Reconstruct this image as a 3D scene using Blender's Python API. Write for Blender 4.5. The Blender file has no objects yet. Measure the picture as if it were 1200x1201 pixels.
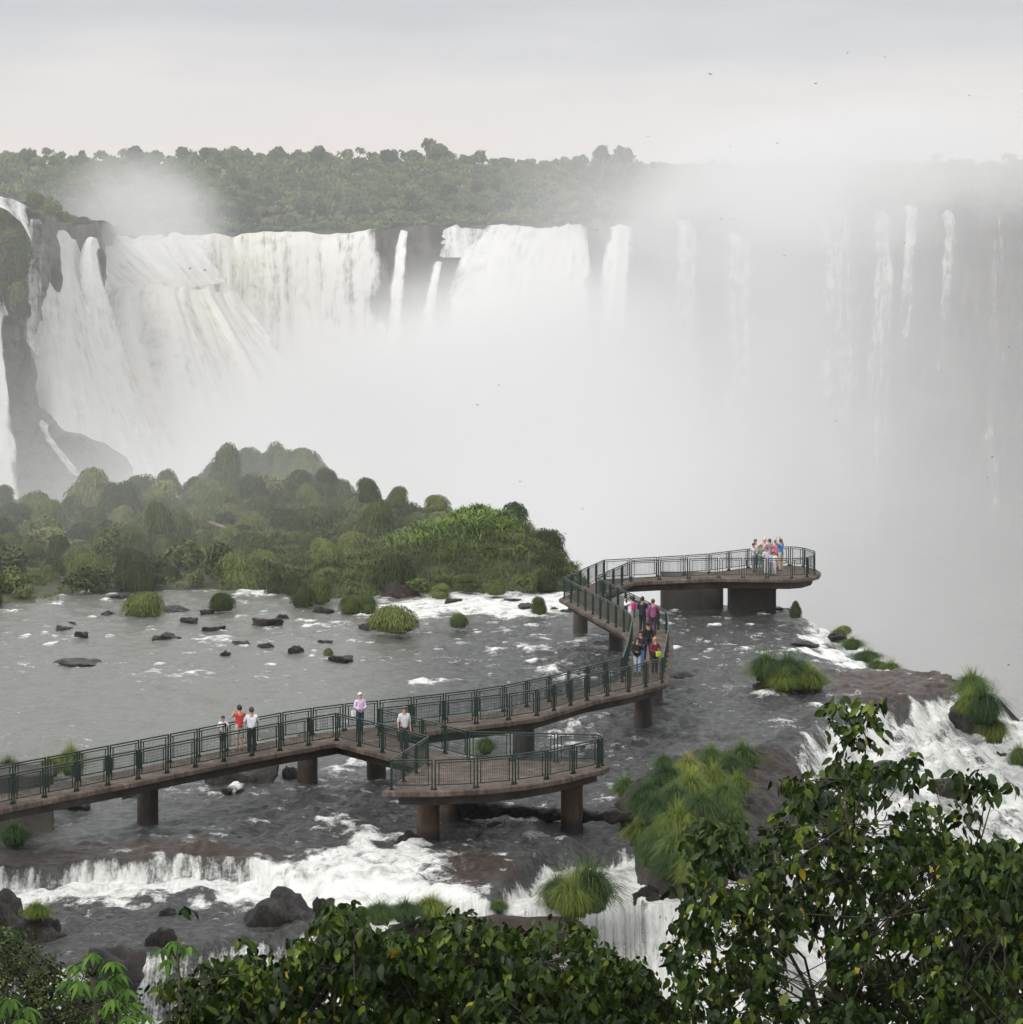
import bpy, math, random
import numpy as np
from mathutils import Vector, Matrix

# ------------------------------------------------------------------ camera, light, exposure
SC = bpy.context.scene
F, YH, HC = 4000.0, 190.0, 24.7            # focal length in photo pixels, horizon row, eye height above the river
cam = bpy.data.cameras.new('camera'); cam_o = bpy.data.objects.new('camera', cam)
SC.collection.objects.link(cam_o); SC.camera = cam_o
cam_o.location = (0, 0, HC); cam_o.rotation_euler = (math.radians(90), 0, 0)
cam.sensor_fit = 'HORIZONTAL'; cam.sensor_width = 36; cam.lens = 36 * F / 1200
cam.shift_y = -(600.5 - YH) / 1200; cam.clip_start = 1; cam.clip_end = 20000

SUN_EL, SUN_AZ = math.radians(42), math.radians(215)
world = bpy.data.worlds.new('World'); SC.world = world; world.use_nodes = True
wn, wl = world.node_tree.nodes, world.node_tree.links
wn.clear()
w_out = wn.new('ShaderNodeOutputWorld'); w_bg = wn.new('ShaderNodeBackground')
w_sky = wn.new('ShaderNodeTexSky'); w_sky.sky_type = 'NISHITA'; w_sky.sun_disc = False
w_sky.sun_elevation = SUN_EL; w_sky.sun_rotation = SUN_AZ
w_tc = wn.new('ShaderNodeTexCoord'); w_sep = wn.new('ShaderNodeSeparateXYZ')
w_map = wn.new('ShaderNodeMapping'); w_map.inputs['Scale'].default_value = (14, 14, 75)
w_noise = wn.new('ShaderNodeTexNoise'); w_noise.inputs['Scale'].default_value = 1.0; w_noise.inputs['Detail'].default_value = 4
w_lo = wn.new('ShaderNodeValToRGB')          # colour of the cloud deck by elevation
w_add = wn.new('ShaderNodeMath'); w_add.operation = 'MULTIPLY_ADD'
w_hi = wn.new('ShaderNodeMapRange')
w_mul = wn.new('ShaderNodeVectorMath'); w_mul.operation = 'SCALE'
w_mix = wn.new('ShaderNodeMix'); w_mix.data_type = 'RGBA'
w_sc = wn.new('ShaderNodeVectorMath'); w_sc.operation = 'SCALE'; w_sc.inputs['Scale'].default_value = 0.10
wl.new(w_tc.outputs['Generated'], w_sep.inputs[0]); wl.new(w_tc.outputs['Generated'], w_map.inputs[0])
wl.new(w_map.outputs[0], w_noise.inputs['Vector'])
w_add.inputs[1].default_value = 0.042; wl.new(w_noise.outputs[0], w_add.inputs[0]); wl.new(w_sep.outputs[2], w_add.inputs[2])
w_sub = wn.new('ShaderNodeMapRange'); w_sub.inputs[1].default_value = 0.0; w_sub.inputs[2].default_value = 0.09
wl.new(w_add.outputs[0], w_sub.inputs[0]); wl.new(w_sub.outputs[0], w_lo.inputs[0])
cr = w_lo.color_ramp; cr.elements[0].position = 0.0; cr.elements[0].color = (.80, .755, .735, 1)
cr.elements[1].position = 1.0; cr.elements[1].color = (.57, .595, .625, 1)
for p_, c_ in ((.25, (.82, .765, .745, 1)), (.45, (.78, .745, .735, 1)), (.62, (.64, .65, .675, 1)), (.75, (.56, .585, .62, 1))):
    e_ = cr.elements.new(p_); e_.color = c_
w_hi.inputs[1].default_value = 0.05; w_hi.inputs[2].default_value = 0.9; w_hi.inputs[3].default_value = 1.0; w_hi.inputs[4].default_value = 1.8
wl.new(w_sep.outputs[2], w_hi.inputs[0])
w_up = wn.new('ShaderNodeMapRange'); w_up.inputs[1].default_value = .08; w_up.inputs[2].default_value = .3; wl.new(w_sep.outputs[2], w_up.inputs[0])
w_dome = wn.new('ShaderNodeMix'); w_dome.data_type = 'RGBA'; wl.new(w_up.outputs[0], w_dome.inputs[0]); wl.new(w_lo.outputs[0], w_dome.inputs[6]); w_dome.inputs[7].default_value = (.71, .71, .72, 1)
wl.new(w_dome.outputs[2], w_mul.inputs[0]); wl.new(w_hi.outputs[0], w_mul.inputs['Scale'])
wl.new(w_sky.outputs[0], w_sc.inputs[0])
w_mix.inputs[0].default_value = 0.04
wl.new(w_mul.outputs[0], w_mix.inputs[6]); wl.new(w_sc.outputs[0], w_mix.inputs[7])
wl.new(w_mix.outputs[2], w_bg.inputs[0]); w_bg.inputs[1].default_value = 1.0
wl.new(w_bg.outputs[0], w_out.inputs[0])

sun = bpy.data.lights.new('sun', 'SUN'); sun.energy = 2.1; sun.angle = math.radians(22); sun.color = (1, .97, .92)
sun_o = bpy.data.objects.new('sun', sun); SC.collection.objects.link(sun_o)
sd = Vector((math.sin(SUN_AZ) * math.cos(SUN_EL), math.cos(SUN_AZ) * math.cos(SUN_EL), math.sin(SUN_EL)))
sun_o.rotation_euler = sd.to_track_quat('Z', 'Y').to_euler()

SC.view_settings.view_transform = 'Standard'; SC.view_settings.look = 'None'
SC.view_settings.exposure = 0.05; SC.view_settings.gamma = 1.0
SC.render.engine = 'CYCLES'
cy = SC.cycles
cy.max_bounces = 8; cy.diffuse_bounces = 3; cy.glossy_bounces = 3; cy.transparent_max_bounces = 12
cy.transmission_bounces = 3; cy.volume_bounces = 3; cy.volume_step_rate = 1.0; cy.volume_max_steps = 128
cy.use_denoising = True; cy.use_adaptive_sampling = True; cy.adaptive_threshold = 0.02
cy.sample_clamp_indirect = 8

# ------------------------------------------------------------------ helpers
rng = np.random.default_rng(7)
random.seed(7)

def P(x, y, z=0.0):
    """Point at height z seen at photo pixel (x, y)."""
    D = (HC - z) * F / (y - YH)
    return np.array([(x - 600) / F * D, D, z])

def PD(x, y, D):
    return np.array([(x - 600) / F * D, D, HC - (y - YH) * D / F])

def _hash(ix, iy, iz, seed):
    h = (ix.astype(np.int64) * 374761393 + iy.astype(np.int64) * 668265263 + iz.astype(np.int64) * 2147483647 + seed * 974634777) & 0xFFFFFFFF
    h = ((h ^ (h >> 13)) * 1274126177) & 0xFFFFFFFF
    h = ((h ^ (h >> 16)) * 2246822519) & 0xFFFFFFFF
    return ((h ^ (h >> 15)) & 0xFFFFFF) / float(0xFFFFFF)

def noise3(x, y, z, seed=0):
    x, y, z = np.broadcast_arrays(np.asarray(x, float), np.asarray(y, float), np.asarray(z, float))
    ix, iy, iz = np.floor(x), np.floor(y), np.floor(z)
    fx, fy, fz = x - ix, y - iy, z - iz
    fx, fy, fz = [t * t * t * (t * (t * 6 - 15) + 10) for t in (fx, fy, fz)]
    r = 0
    for dx in (0, 1):
        wx = fx if dx else 1 - fx
        for dy in (0, 1):
            wy = fy if dy else 1 - fy
            for dz in (0, 1):
                wz = fz if dz else 1 - fz
                r = r + _hash(ix + dx, iy + dy, iz + dz, seed) * wx * wy * wz
    return r * 2 - 1

def fbm(x, y, z=0.0, oct=4, seed=0, gain=.5):
    r, a, s = 0, 1.0, 1.0
    for o in range(oct):
        r = r + a * noise3(np.asarray(x) * s + 17.3 * o, np.asarray(y) * s - 9.1 * o, np.asarray(z) * s + 3.7 * o, seed + o)
        a *= gain; s *= 2.03
    return r

def sstep(a, b, x):
    t = np.clip((x - a) / (b - a), 0, 1)
    return t * t * (3 - 2 * t)

def seg_dist(px, py, pts):
    """Distance to an open polyline and signed side (positive to the right of its direction)."""
    best = np.full(px.shape, 1e9); side = np.zeros(px.shape)
    for a, b in zip(pts[:-1], pts[1:]):
        ax, ay = a[0], a[1]; dx, dy = b[0] - ax, b[1] - ay
        t = np.clip(((px - ax) * dx + (py - ay) * dy) / (dx * dx + dy * dy), 0, 1)
        d = np.hypot(px - ax - t * dx, py - ay - t * dy)
        s = np.sign((px - ax) * dy - (py - ay) * dx)
        m = d < best
        best = np.where(m, d, best); side = np.where(m, s, side)
    return best * side

def in_poly(px, py, poly):
    r = np.zeros(px.shape, bool)
    n = len(poly)
    for i in range(n):
        x0, y0 = poly[i][0], poly[i][1]; x1, y1 = poly[(i + 1) % n][0], poly[(i + 1) % n][1]
        if y0 == y1: continue
        c = ((y0 > py) != (y1 > py)) & (px < (x1 - x0) * (py - y0) / (y1 - y0) + x0)
        r ^= c
    return r

COL = SC.collection
def link(name, me, mat=None, parent=None):
    o = bpy.data.objects.new(name, me); COL.objects.link(o)
    if mat is not None:
        for m in (mat if isinstance(mat, (list, tuple)) else [mat]): me.materials.append(m)
    if parent is not None: o.parent = parent
    return o

def np_mesh(name, V, Fc, smooth=True, mi=None, attrs=None):
    """Mesh from arrays: V (n,3), Fc list of (k,m) arrays of face indices."""
    if not isinstance(Fc, (list, tuple)): Fc = [Fc]
    me = bpy.data.meshes.new(name)
    V = np.asarray(V, dtype=np.float32)
    me.vertices.add(len(V)); me.vertices.foreach_set('co', V.ravel())
    loops = np.concatenate([np.asarray(f).ravel() for f in Fc]).astype(np.int32)
    counts = np.concatenate([np.full(len(f), np.asarray(f).shape[1]) for f in Fc]).astype(np.int32)
    starts = np.concatenate([[0], np.cumsum(counts)[:-1]]).astype(np.int32)
    me.loops.add(len(loops)); me.loops.foreach_set('vertex_index', loops)
    me.polygons.add(len(counts)); me.polygons.foreach_set('loop_start', starts); me.polygons.foreach_set('loop_total', counts)
    me.polygons.foreach_set('use_smooth', np.full(len(counts), smooth))
    if mi is not None: me.polygons.foreach_set('material_index', np.asarray(mi, dtype=np.int32))
    for k, a in (attrs or {}).items():
        at = me.attributes.new(k, 'FLOAT', 'POINT'); at.data.foreach_set('value', np.asarray(a, dtype=np.float32).ravel())
    me.update(calc_edges=True)
    return me

def tag(o, label, cat, group=None, kind=None):
    if label: o['label'] = label
    if cat: o['category'] = cat
    if group: o['group'] = group
    if kind: o['kind'] = kind
    return o

def empty(name, loc, rz=0.0):
    o = bpy.data.objects.new(name, None); COL.objects.link(o)
    o.location = Vector([float(c) for c in loc]); o.rotation_euler = (0, 0, rz); o.empty_display_size = .2
    return o

class MB:
    """Collects boxes, tubes and rings of quads into one mesh."""
    def __init__(s): s.v = []; s.f = []; s.n = 0
    def add(s, V, Fq):
        V = np.asarray(V, float); s.v.append(V)
        for f in Fq: s.f.append(tuple(int(i) + s.n for i in f))
        s.n += len(V)
    def box(s, c, size, rz=0.0):
        hx, hy, hz = size[0] / 2, size[1] / 2, size[2] / 2
        V = np.array([[x, y, z] for z in (-hz, hz) for x, y in ((-hx, -hy), (hx, -hy), (hx, hy), (-hx, hy))])
        c_, s_ = math.cos(rz), math.sin(rz)
        V = np.stack([V[:, 0] * c_ - V[:, 1] * s_, V[:, 0] * s_ + V[:, 1] * c_, V[:, 2]], 1) + np.asarray(c)
        s.add(V, [(3, 2, 1, 0), (4, 5, 6, 7), (0, 1, 5, 4), (1, 2, 6, 5), (2, 3, 7, 6), (3, 0, 4, 7)])
    def tube(s, pts, radii, sides=6):
        pts = [np.asarray(p, float) for p in pts]; m = len(pts)
        if not hasattr(radii, '__len__'): radii = [radii] * m
        V = []; up = np.array([0.0, 0, 1])
        for i in range(m):
            d = pts[min(i + 1, m - 1)] - pts[max(i - 1, 0)]; d /= np.linalg.norm(d) + 1e-9
            a = np.cross(d, up)
            if np.linalg.norm(a) < .1: a = np.cross(d, [1.0, 0, 0])
            a /= np.linalg.norm(a); b = np.cross(d, a)
            for k in range(sides):
                t = 2 * math.pi * k / sides
                V.append(pts[i] + radii[i] * (math.cos(t) * a + math.sin(t) * b))
        Fq = []
        for i in range(m - 1):
            for k in range(sides):
                k2 = (k + 1) % sides
                Fq.append((i * sides + k, i * sides + k2, (i + 1) * sides + k2, (i + 1) * sides + k))
        Fq.append(tuple(range(sides))[::-1]); Fq.append(tuple((m - 1) * sides + k for k in range(sides)))
        s.add(V, Fq)
    def mesh(s, name, smooth=False):
        me = bpy.data.meshes.new(name)
        me.from_pydata(np.concatenate(s.v).tolist(), [], s.f)
        if smooth: me.polygons.foreach_set('use_smooth', [True] * len(me.polygons))
        me.update(); return me
    def build(s, name, mat, parent=None, smooth=False):
        return link(name, s.mesh(name, smooth), mat, parent)

# ---- materials
def new_mat(name):
    m = bpy.data.materials.new(name); m.use_nodes = True
    nt = m.node_tree; nt.nodes.clear()
    out = nt.nodes.new('ShaderNodeOutputMaterial')
    return m, nt, out
def N(nt, t, **kw):
    n = nt.nodes.new(t)
    for k, v in kw.items(): setattr(n, k, v)
    return n
def principled(nt, out, **kw):
    b = nt.nodes.new('ShaderNodeBsdfPrincipled')
    for k, v in kw.items(): b.inputs[k].default_value = v
    nt.links.new(b.outputs[0], out.inputs[0]); return b
def ramp(nt, src, stops):
    r = nt.nodes.new('ShaderNodeValToRGB'); nt.links.new(src, r.inputs[0])
    el = r.color_ramp.elements
    el[0].position, el[0].color = stops[0][0], (*stops[0][1], 1)
    el[1].position, el[1].color = stops[-1][0], (*stops[-1][1], 1)
    for p, c in stops[1:-1]:
        e = el.new(p); e.color = (*c, 1)
    return r
def pos_noise(nt, scale=1.0, detail=6, stretch=(1, 1, 1), rough=.55, space='Object'):
    tc = nt.nodes.new('ShaderNodeTexCoord'); mp = nt.nodes.new('ShaderNodeMapping'); mp.inputs['Scale'].default_value = stretch
    nt.links.new(tc.outputs[space], mp.inputs[0])
    n = nt.nodes.new('ShaderNodeTexNoise'); n.inputs['Scale'].default_value = scale; n.inputs['Detail'].default_value = detail
    n.inputs['Roughness'].default_value = rough
    nt.links.new(mp.outputs[0], n.inputs['Vector']); return n
def bump(nt, bsdf, src, strength=.5, dist=.1):
    b = nt.nodes.new('ShaderNodeBump'); b.inputs['Strength'].default_value = strength; b.inputs['Distance'].default_value = dist
    nt.links.new(src, b.inputs['Height']); nt.links.new(b.outputs[0], bsdf.inputs['Normal']); return b
def math_n(nt, op, a, b=None, c=None, clamp=False):
    n = nt.nodes.new('ShaderNodeMath'); n.operation = op; n.use_clamp = clamp
    for i, v in enumerate((a, b, c)):
        if v is None: continue
        if isinstance(v, (int, float)): n.inputs[i].default_value = v
        else: nt.links.new(v, n.inputs[i])
    return n.outputs[0]
def maprange(nt, v, a, b, c=0.0, d=1.0, smooth=True):
    n = nt.nodes.new('ShaderNodeMapRange'); n.interpolation_type = 'SMOOTHSTEP' if smooth else 'LINEAR'
    nt.links.new(v, n.inputs[0])
    for i, q in enumerate((a, b, c, d)): n.inputs[i + 1].default_value = q
    return n.outputs[0]

def rock_mat(name, dark, mid, light, scale=.6, wet=.45, stretch=(1, 1, 1), b=.6):
    m, nt, out = new_mat(name)
    bs = principled(nt, out, Roughness=wet)
    n = pos_noise(nt, scale, 8, stretch, .62)
    r = ramp(nt, n.outputs[0], [(.3, dark), (.5, mid), (.72, light)])
    nt.links.new(r.outputs[0], bs.inputs['Base Color'])
    n2 = pos_noise(nt, scale * 4, 8, stretch, .7)
    bump(nt, bs, n2.outputs[0], b, .25)
    return m
M = {}
M['rock'] = rock_mat('wet_basalt', (.005, .0045, .0045), (.016, .013, .012), (.060, .045, .038), 1.3, .34, (1, 1, 1), 1.0)
M['rock_brown'] = rock_mat('red_brown_basalt', (.006, .004, .0035), (.026, .016, .012), (.085, .052, .038), 1.5, .55, (1, 1, 1), 1.0)
M['cliff'] = rock_mat('cliff_rock', (.016, .015, .013), (.055, .050, .044), (.13, .12, .10), .30, .7, (1, 1, .45), 1.0)

def leaf_mat(name, cols, rough=.45, spec=.5, trans=0.0, attr='tone'):
    m, nt, out = new_mat(name)
    bs = principled(nt, out, Roughness=rough)
    bs.inputs['Specular IOR Level'].default_value = spec
    a = N(nt, 'ShaderNodeAttribute', attribute_name=attr)
    r = ramp(nt, a.outputs['Fac'], cols)
    nt.links.new(r.outputs[0], bs.inputs['Base Color'])
    if trans:
        t = N(nt, 'ShaderNodeBsdfTranslucent'); nt.links.new(r.outputs[0], t.inputs[0])
        mx = N(nt, 'ShaderNodeMixShader'); mx.inputs[0].default_value = trans
        nt.links.new(bs.outputs[0], mx.inputs[1]); nt.links.new(t.outputs[0], mx.inputs[2]); nt.links.new(mx.outputs[0], out.inputs[0])
    return m
def leaf_mat_inst(name, cols, rough=.6, vary=.35):
    """Foliage whose tone mixes the leaf's own value with a random value of the plant."""
    m, nt, out = new_mat(name)
    bs = principled(nt, out, Roughness=rough); bs.inputs['Specular IOR Level'].default_value = .25
    a = N(nt, 'ShaderNodeAttribute', attribute_name='tone'); oi = N(nt, 'ShaderNodeObjectInfo')
    s = math_n(nt, 'MULTIPLY_ADD', oi.outputs['Random'], vary, math_n(nt, 'MULTIPLY', a.outputs['Fac'], 1 - vary))
    r = ramp(nt, s, cols); nt.links.new(r.outputs[0], bs.inputs['Base Color'])
    return m
M['forest_leaf'] = leaf_mat_inst('forest_leaf', [(0, (.010, .022, .010)), (.35, (.024, .045, .020)), (.65, (.055, .088, .036)), (1, (.14, .17, .065))], .8, .55)
M['bark'] = rock_mat('bark', (.03, .024, .018), (.09, .07, .055), (.2, .17, .14), 3, .8, (1, 1, .3))
M['pale_bark'] = rock_mat('pale_bark', (.12, .10, .08), (.22, .19, .16), (.32, .29, .25), 3, .8, (1, 1, .3))
# ------------------------------------------------------------------ the river shelf
SHELF = [(-75, 60), (-75, 246), (-34, 250), (-20, 256), (-11, 252), (-5, 240), (-.5, 226), (3.2, 208), (5.2, 197), (8.3, 190), (12.1, 189.6), (15.4, 189.6),
         (16.6, 183.6), (18.1, 180.5), (19.4, 176.5), (19.9, 172), (20.0, 166), (21.5, 162.6), (23.2, 161.8), (25.5, 161), (29, 159.5), (46, 154), (46, 60)]
LIP2 = [(22, 165), (19.5, 165.6), (16.2, 166.6), (14.5, 170), (14.2, 174.5), (14.9, 179), (15.25, 184), (15.3, 192)]
LIP3 = [(9.2, 120), (9.4, 131)] + [tuple(P(*q)[:2]) for q in ((880, 905), (903, 886), (935, 866), (955, 850), (978, 837), (1000, 829), (1045, 823), (1062, 818), (1092, 812), (1130, 804))] + [(24, 164)]
L1 = np.array([P(*q)[:2] for q in ((-260, 1022), (-40, 1014), (60, 1008), (170, 1004), (260, 1001), (330, 1007), (380, 1010), (430, 1010), (470, 1020), (520, 1042), (580, 1040), (610, 1006), (640, 985), (700, 974), (745, 972), (800, 985), (900, 1010))])
L2 = np.array([P(*q, z=-.9)[:2] for q in ((-260, 1135), (-40, 1128), (60, 1125), (120, 1118), (200, 1112), (260, 1100), (330, 1088), (400, 1078), (480, 1070), (560, 1075), (650, 1066), (690, 1052), (740, 1050), (800, 1064), (900, 1072))])

def river_h(X, Y):
    y1 = np.interp(X, L1[:, 0], L1[:, 1]) + .55 * fbm(X * .6, 0, 0, 4, 11)
    y2 = np.interp(X, L2[:, 0], L2[:, 1]) + .4 * fbm(X * .7, 5, 0, 3, 12)
    w1 = np.interp(X, [-13, -8, -6, -3, 0, 3], [.4, .7, 3.6, 4.0, 2.8, 2.6])
    d1 = y1 - Y; d2 = y2 - Y
    t1 = np.clip(d1 / w1, 0, 1); h = -.78 * (t1 * t1 * (3 - 2 * t1))
    h -= .12 * sstep(-6, 0, d1)
    cap = np.interp(X, [-30, -9, -5, 1, 4], [1.3, 1.6, 2.5, 6, 9])
    h -= np.minimum(np.maximum(d2, 0) * np.interp(X, [-10, -4, 2, 4], [.8, .7, .8, .9]), cap)
    s3 = seg_dist(X, Y, LIP3); d3 = np.maximum(s3, 0)
    terr = .55 * d3 + .35 * np.clip(np.sin(d3 * 1.1 + 2.2 * fbm(X * .18, Y * .18, 0, 3, 13)) * .9, -.7, .9) * sstep(.5, 3, d3) + .35 * fbm(X * .5, Y * .5, 0, 4, 14) * sstep(.3, 2, d3)
    terr = terr + sstep(0, 1.2, d3) * .35
    s2 = seg_dist(X, Y, LIP2); d2c = np.maximum(s2, 0) * (Y > 164.5)
    g2 = .26 * d2c + .12 * fbm(X * .8, Y * .5, 0, 3, 15) * sstep(0, 1, d2c)
    h = h - np.maximum(terr, 0) - g2
    return h, d1, d2, s3, d2c

def blob(X, Y, x, y, rx, ry, z=0.0):
    """Soft mask around the river point seen at (x, y), radii in photo pixels."""
    c = P(x, y, z); sx = rx * c[1] / F; sy = ry * c[1] ** 2 / (F * (HC - z))
    return np.exp(-(((X - c[0]) / sx) ** 2 + ((Y - c[1]) / sy) ** 2))

NX = 640
xs = np.linspace(-46, 46, NX)
ys = [88.0]
while ys[-1] < 292: ys.append(ys[-1] + .10 + .26 * max(0, (ys[-1] - 120)) / 100)
ys = np.array(ys); NY = len(ys)
GX, GY = np.meshgrid(xs, ys)
H, D1, D2, S3, D2C = river_h(GX, GY)
near = sstep(200, 130, GY)
chop = .33 + .45 * sstep(-12, 3, GX) * sstep(210, 165, GY) + .45 * blob(GX, GY, 420, 960, 220, 60) + .3 * blob(GX, GY, 720, 850, 120, 60)
chop = np.clip(chop + .22 * sstep(150, 128, GY) + .25 * sstep(.3, 1.2, D1), 0, 1)
fb = fbm(GX * .33, GY * .2, 0, 4, 21)
fs = fbm(GX * 1.1, GY * .8, 0, 4, 22)
fl = fbm(GX * .12, GY * .07, 0, 3, 23)
waves = (.035 + .10 * chop) * fs + .10 * chop * fb - .10 * chop * np.abs(fbm(GX * .7 + fb * .4, GY * .9, 0, 3, 14)) + (.012 + .03 * chop) * fbm(GX * 3.1, GY * 2.6, 0, 2, 19)
waves += .03 * np.abs(fbm(GX * 2.2, GY * 1.6, 0, 3, 24)) * chop
foam = np.zeros_like(H)
# foot of the near ledge, the rapid in the middle, the pool on its right side
left = sstep(-6.5, -9, GX)
foam += left * sstep(-.05, .25, D1) * sstep(5.0, 2.2, D1 + 1.2 * fs + .9 * fb)
mid = sstep(-9.5, -8, GX) * sstep(-.4, -2.5, GX)
foam += mid * sstep(-1.4, .4, D1 + .9 * fb) * sstep(4.8, 2.5, D1 + .8 * fs) * .95
foam += blob(GX, GY, 420, 1030, 95, 20, -.5) * .8 + blob(GX, GY, 470, 1000, 60, 20, -.2) * (.45 + .5 * fs) + blob(GX, GY, 425, 985, 40, 14) * (.3 + .5 * fs)
rt = sstep(-.8, .6, GX)
foam += rt * (sstep(1.5, 2.3, D1 + .4 * fs) * 1.1 + .45 * sstep(.3, 2, D1) * (fbm(GX * 1.5, GY * .15, 0, 3, 25) + .15)) * sstep(9, 7.5, D1)
foam += sstep(0, .5, D2) * (.9 + .3 * fs) * (1 - sstep(-5, -8, GX) * (.12 - .5 * fb))
foam += blob(GX, GY, 460, 1060, 60, 18, -.9) * .7
foam += blob(GX, GY, 60, 1060, 120, 10, -.9) * (.1 + .5 * fs)
# right cascades
brown = blob(GX, GY, 1050, 800, 90, 16)
brown_lip = sstep(-7, -1, S3) * sstep(.4, 0, S3) * sstep(14.5, 17, GX)
c3 = sstep(-.2, .9, S3 + .5 * fs)
foam += c3 * (.92 + .35 * fbm(GX * .9, GY * .9, 0, 4, 26) - .5 * brown_lip)
foam += sstep(.15, .9, D2C + .4 * fs) * (.75 + .5 * fs) * (GY > 166.3)
# rapids by the river island and patches of white water
foam += .95 * sstep(.1, .75, blob(GX, GY, 560, 706, 115, 15) + blob(GX, GY, 470, 722, 50, 9) * .6 + blob(GX, GY, 650, 706, 50, 8) * .7 + .22 * fb)
foam += .9 * sstep(.2, .8, blob(GX, GY, 318, 690, 34, 8) + .2 * fb)
for (x, y, rx, ry, a) in ((500, 800, 34, 5, .9), (560, 797, 26, 4, .8), (480, 800, 20, 4, .7), (675, 870, 60, 18, .55), (700, 900, 40, 10, .4), (730, 860, 30, 12, .4),
                          (905, 812, 20, 4, .9), (960, 826, 14, 3, .9), (270, 795, 60, 6, .35), (200, 790, 30, 4, .4), (70, 778, 40, 4, .6), (20, 785, 30, 4, .6),
                          (300, 742, 70, 8, .35), (350, 728, 50, 6, .45), (640, 755, 40, 8, .45), (700, 790, 70, 14, .35), (640, 790, 40, 8, .4), (420, 905, 60, 14, .35),
                          (230, 925, 60, 10, .3), (315, 905, 25, 8, .5), (620, 975, 60, 14, .4), (390, 962, 24, 10, .5), (480, 935, 40, 20, .25), (885, 700, 30, 4, .3)):
    foam += a * blob(GX, GY, x, y, rx, ry) * (.55 + .7 * fs + .4 * fb)
foam += .42 * chop * sstep(.35, 1.0, fbm(GX * 2.3, GY * 1.5, 0, 4, 16) + fb * .7) + .25 * (1 - chop) * sstep(.6, 1.1, fbm(GX * 1.6, GY * 1.0, 0, 4, 15) + fl * .5) + .18 * sstep(.5, 1.0, fs + .7 * fl)
foam = np.clip(foam * 1.12, 0, 1.3)
rocky = np.clip(1.1 * sstep(.15, .7, brown + brown_lip * .8 + .25 * fs) + sstep(-3.0, -1.2, D1 + .8 * fb) * sstep(.25, -.1, D1) * left * .9
                + .95 * sstep(.25, .7, blob(GX, GY, 548, 1025, 70, 22, -.3) + .2 * fs), 0, 1) * (1 - .75 * np.clip(foam, 0, 1))
rough_cas = sstep(0, .6, np.maximum(D2, S3 * .8))
waves += rough_cas * (.22 * fs + .09 * fbm(GX * 3, GY * 3, 0, 2, 27) - .18 * np.abs(fbm(GX * .8, GY * .8, 0, 3, 18))) + .05 * np.clip(foam, 0, 1) * fbm(GX * 2.5, GY * 2.5, 0, 3, 28)
waves += .10 * brown_lip * fbm(GX * .9, GY * 1.4, 0, 4, 29)
H = H + waves
# flow coordinates: across (fu) and along (fv) the running water
w3 = sstep(-1, 0, S3)
fu = GX * (1 - w3) + (GX * .42 + GY * .9) * w3
fv = (GY - 1.2 * H) * (1 - w3) + (S3 - H * .6) * w3
keep = in_poly(GX, GY, SHELF)
idx = -np.ones(keep.shape, int)
kf = keep[:-1, :-1] & keep[:-1, 1:] & keep[1:, :-1] & keep[1:, 1:]
used = np.zeros_like(keep); used[:-1, :-1] |= kf; used[:-1, 1:] |= kf; used[1:, :-1] |= kf; used[1:, 1:] |= kf
idx[used] = np.arange(used.sum())
V = np.stack([GX[used], GY[used], H[used]], 1)
r_, c_ = np.nonzero(kf)
Q = np.stack([idx[r_, c_], idx[r_, c_ + 1], idx[r_ + 1, c_ + 1], idx[r_ + 1, c_]], 1)
gyy, gxx = np.gradient(H, ys, xs); steep = sstep(.22, .6, np.hypot(gxx, gyy)) * (1 - .85 * mid * (D2 < .3)); ledge = left * sstep(.0, .2, D1) * sstep(.9, .6, D1)
foam -= ledge * (.12 + .50 * sstep(-.15, .4, fbm(GX * .8, 3, 0, 4, 17))); foam = np.clip(foam, 0, 1.3)
me = np_mesh('river', V, Q, attrs={'steep': steep[used], 'foam': foam[used], 'rocky': rocky[used], 'chop': chop[used], 'fu': fu[used], 'fv': fv[used]})

m, nt, out = new_mat('river_water')
L = nt.links.new
aF = N(nt, 'ShaderNodeAttribute', attribute_name='foam').outputs['Fac']; aR = N(nt, 'ShaderNodeAttribute', attribute_name='rocky').outputs['Fac']
aC = N(nt, 'ShaderNodeAttribute', attribute_name='chop').outputs['Fac']
aU = N(nt, 'ShaderNodeAttribute', attribute_name='fu').outputs['Fac']; aV = N(nt, 'ShaderNodeAttribute', attribute_name='fv').outputs['Fac']
comb = N(nt, 'ShaderNodeCombineXYZ'); L(math_n(nt, 'MULTIPLY', aU, 3.2), comb.inputs[0]); L(math_n(nt, 'MULTIPLY', aV, 1.25), comb.inputs[1])
nz = N(nt, 'ShaderNodeTexNoise'); nz.inputs['Scale'].default_value = 1.0; nz.inputs['Detail'].default_value = 8; nz.inputs['Roughness'].default_value = .68
L(comb.outputs[0], nz.inputs['Vector'])
n_b = pos_noise(nt, 3.0, 6, (1, 1.2, 1), .65)
n_c = pos_noise(nt, 9.0, 4, (1, .8, 1), .6)
aS = N(nt, 'ShaderNodeAttribute', attribute_name='steep').outputs['Fac']
n_f = pos_noise(nt, 1.25, 9, (1, 1, 1), .66)
nmx = N(nt, 'ShaderNodeMix', data_type='FLOAT'); L(aS, nmx.inputs[0]); L(n_f.outputs[0], nmx.inputs[2]); L(nz.outputs[0], nmx.inputs[3]); NZ = nmx.outputs[0]
fsum = math_n(nt, 'ADD', aF, math_n(nt, 'MULTIPLY', math_n(nt, 'SUBTRACT', NZ, .5), 2.2))
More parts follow.
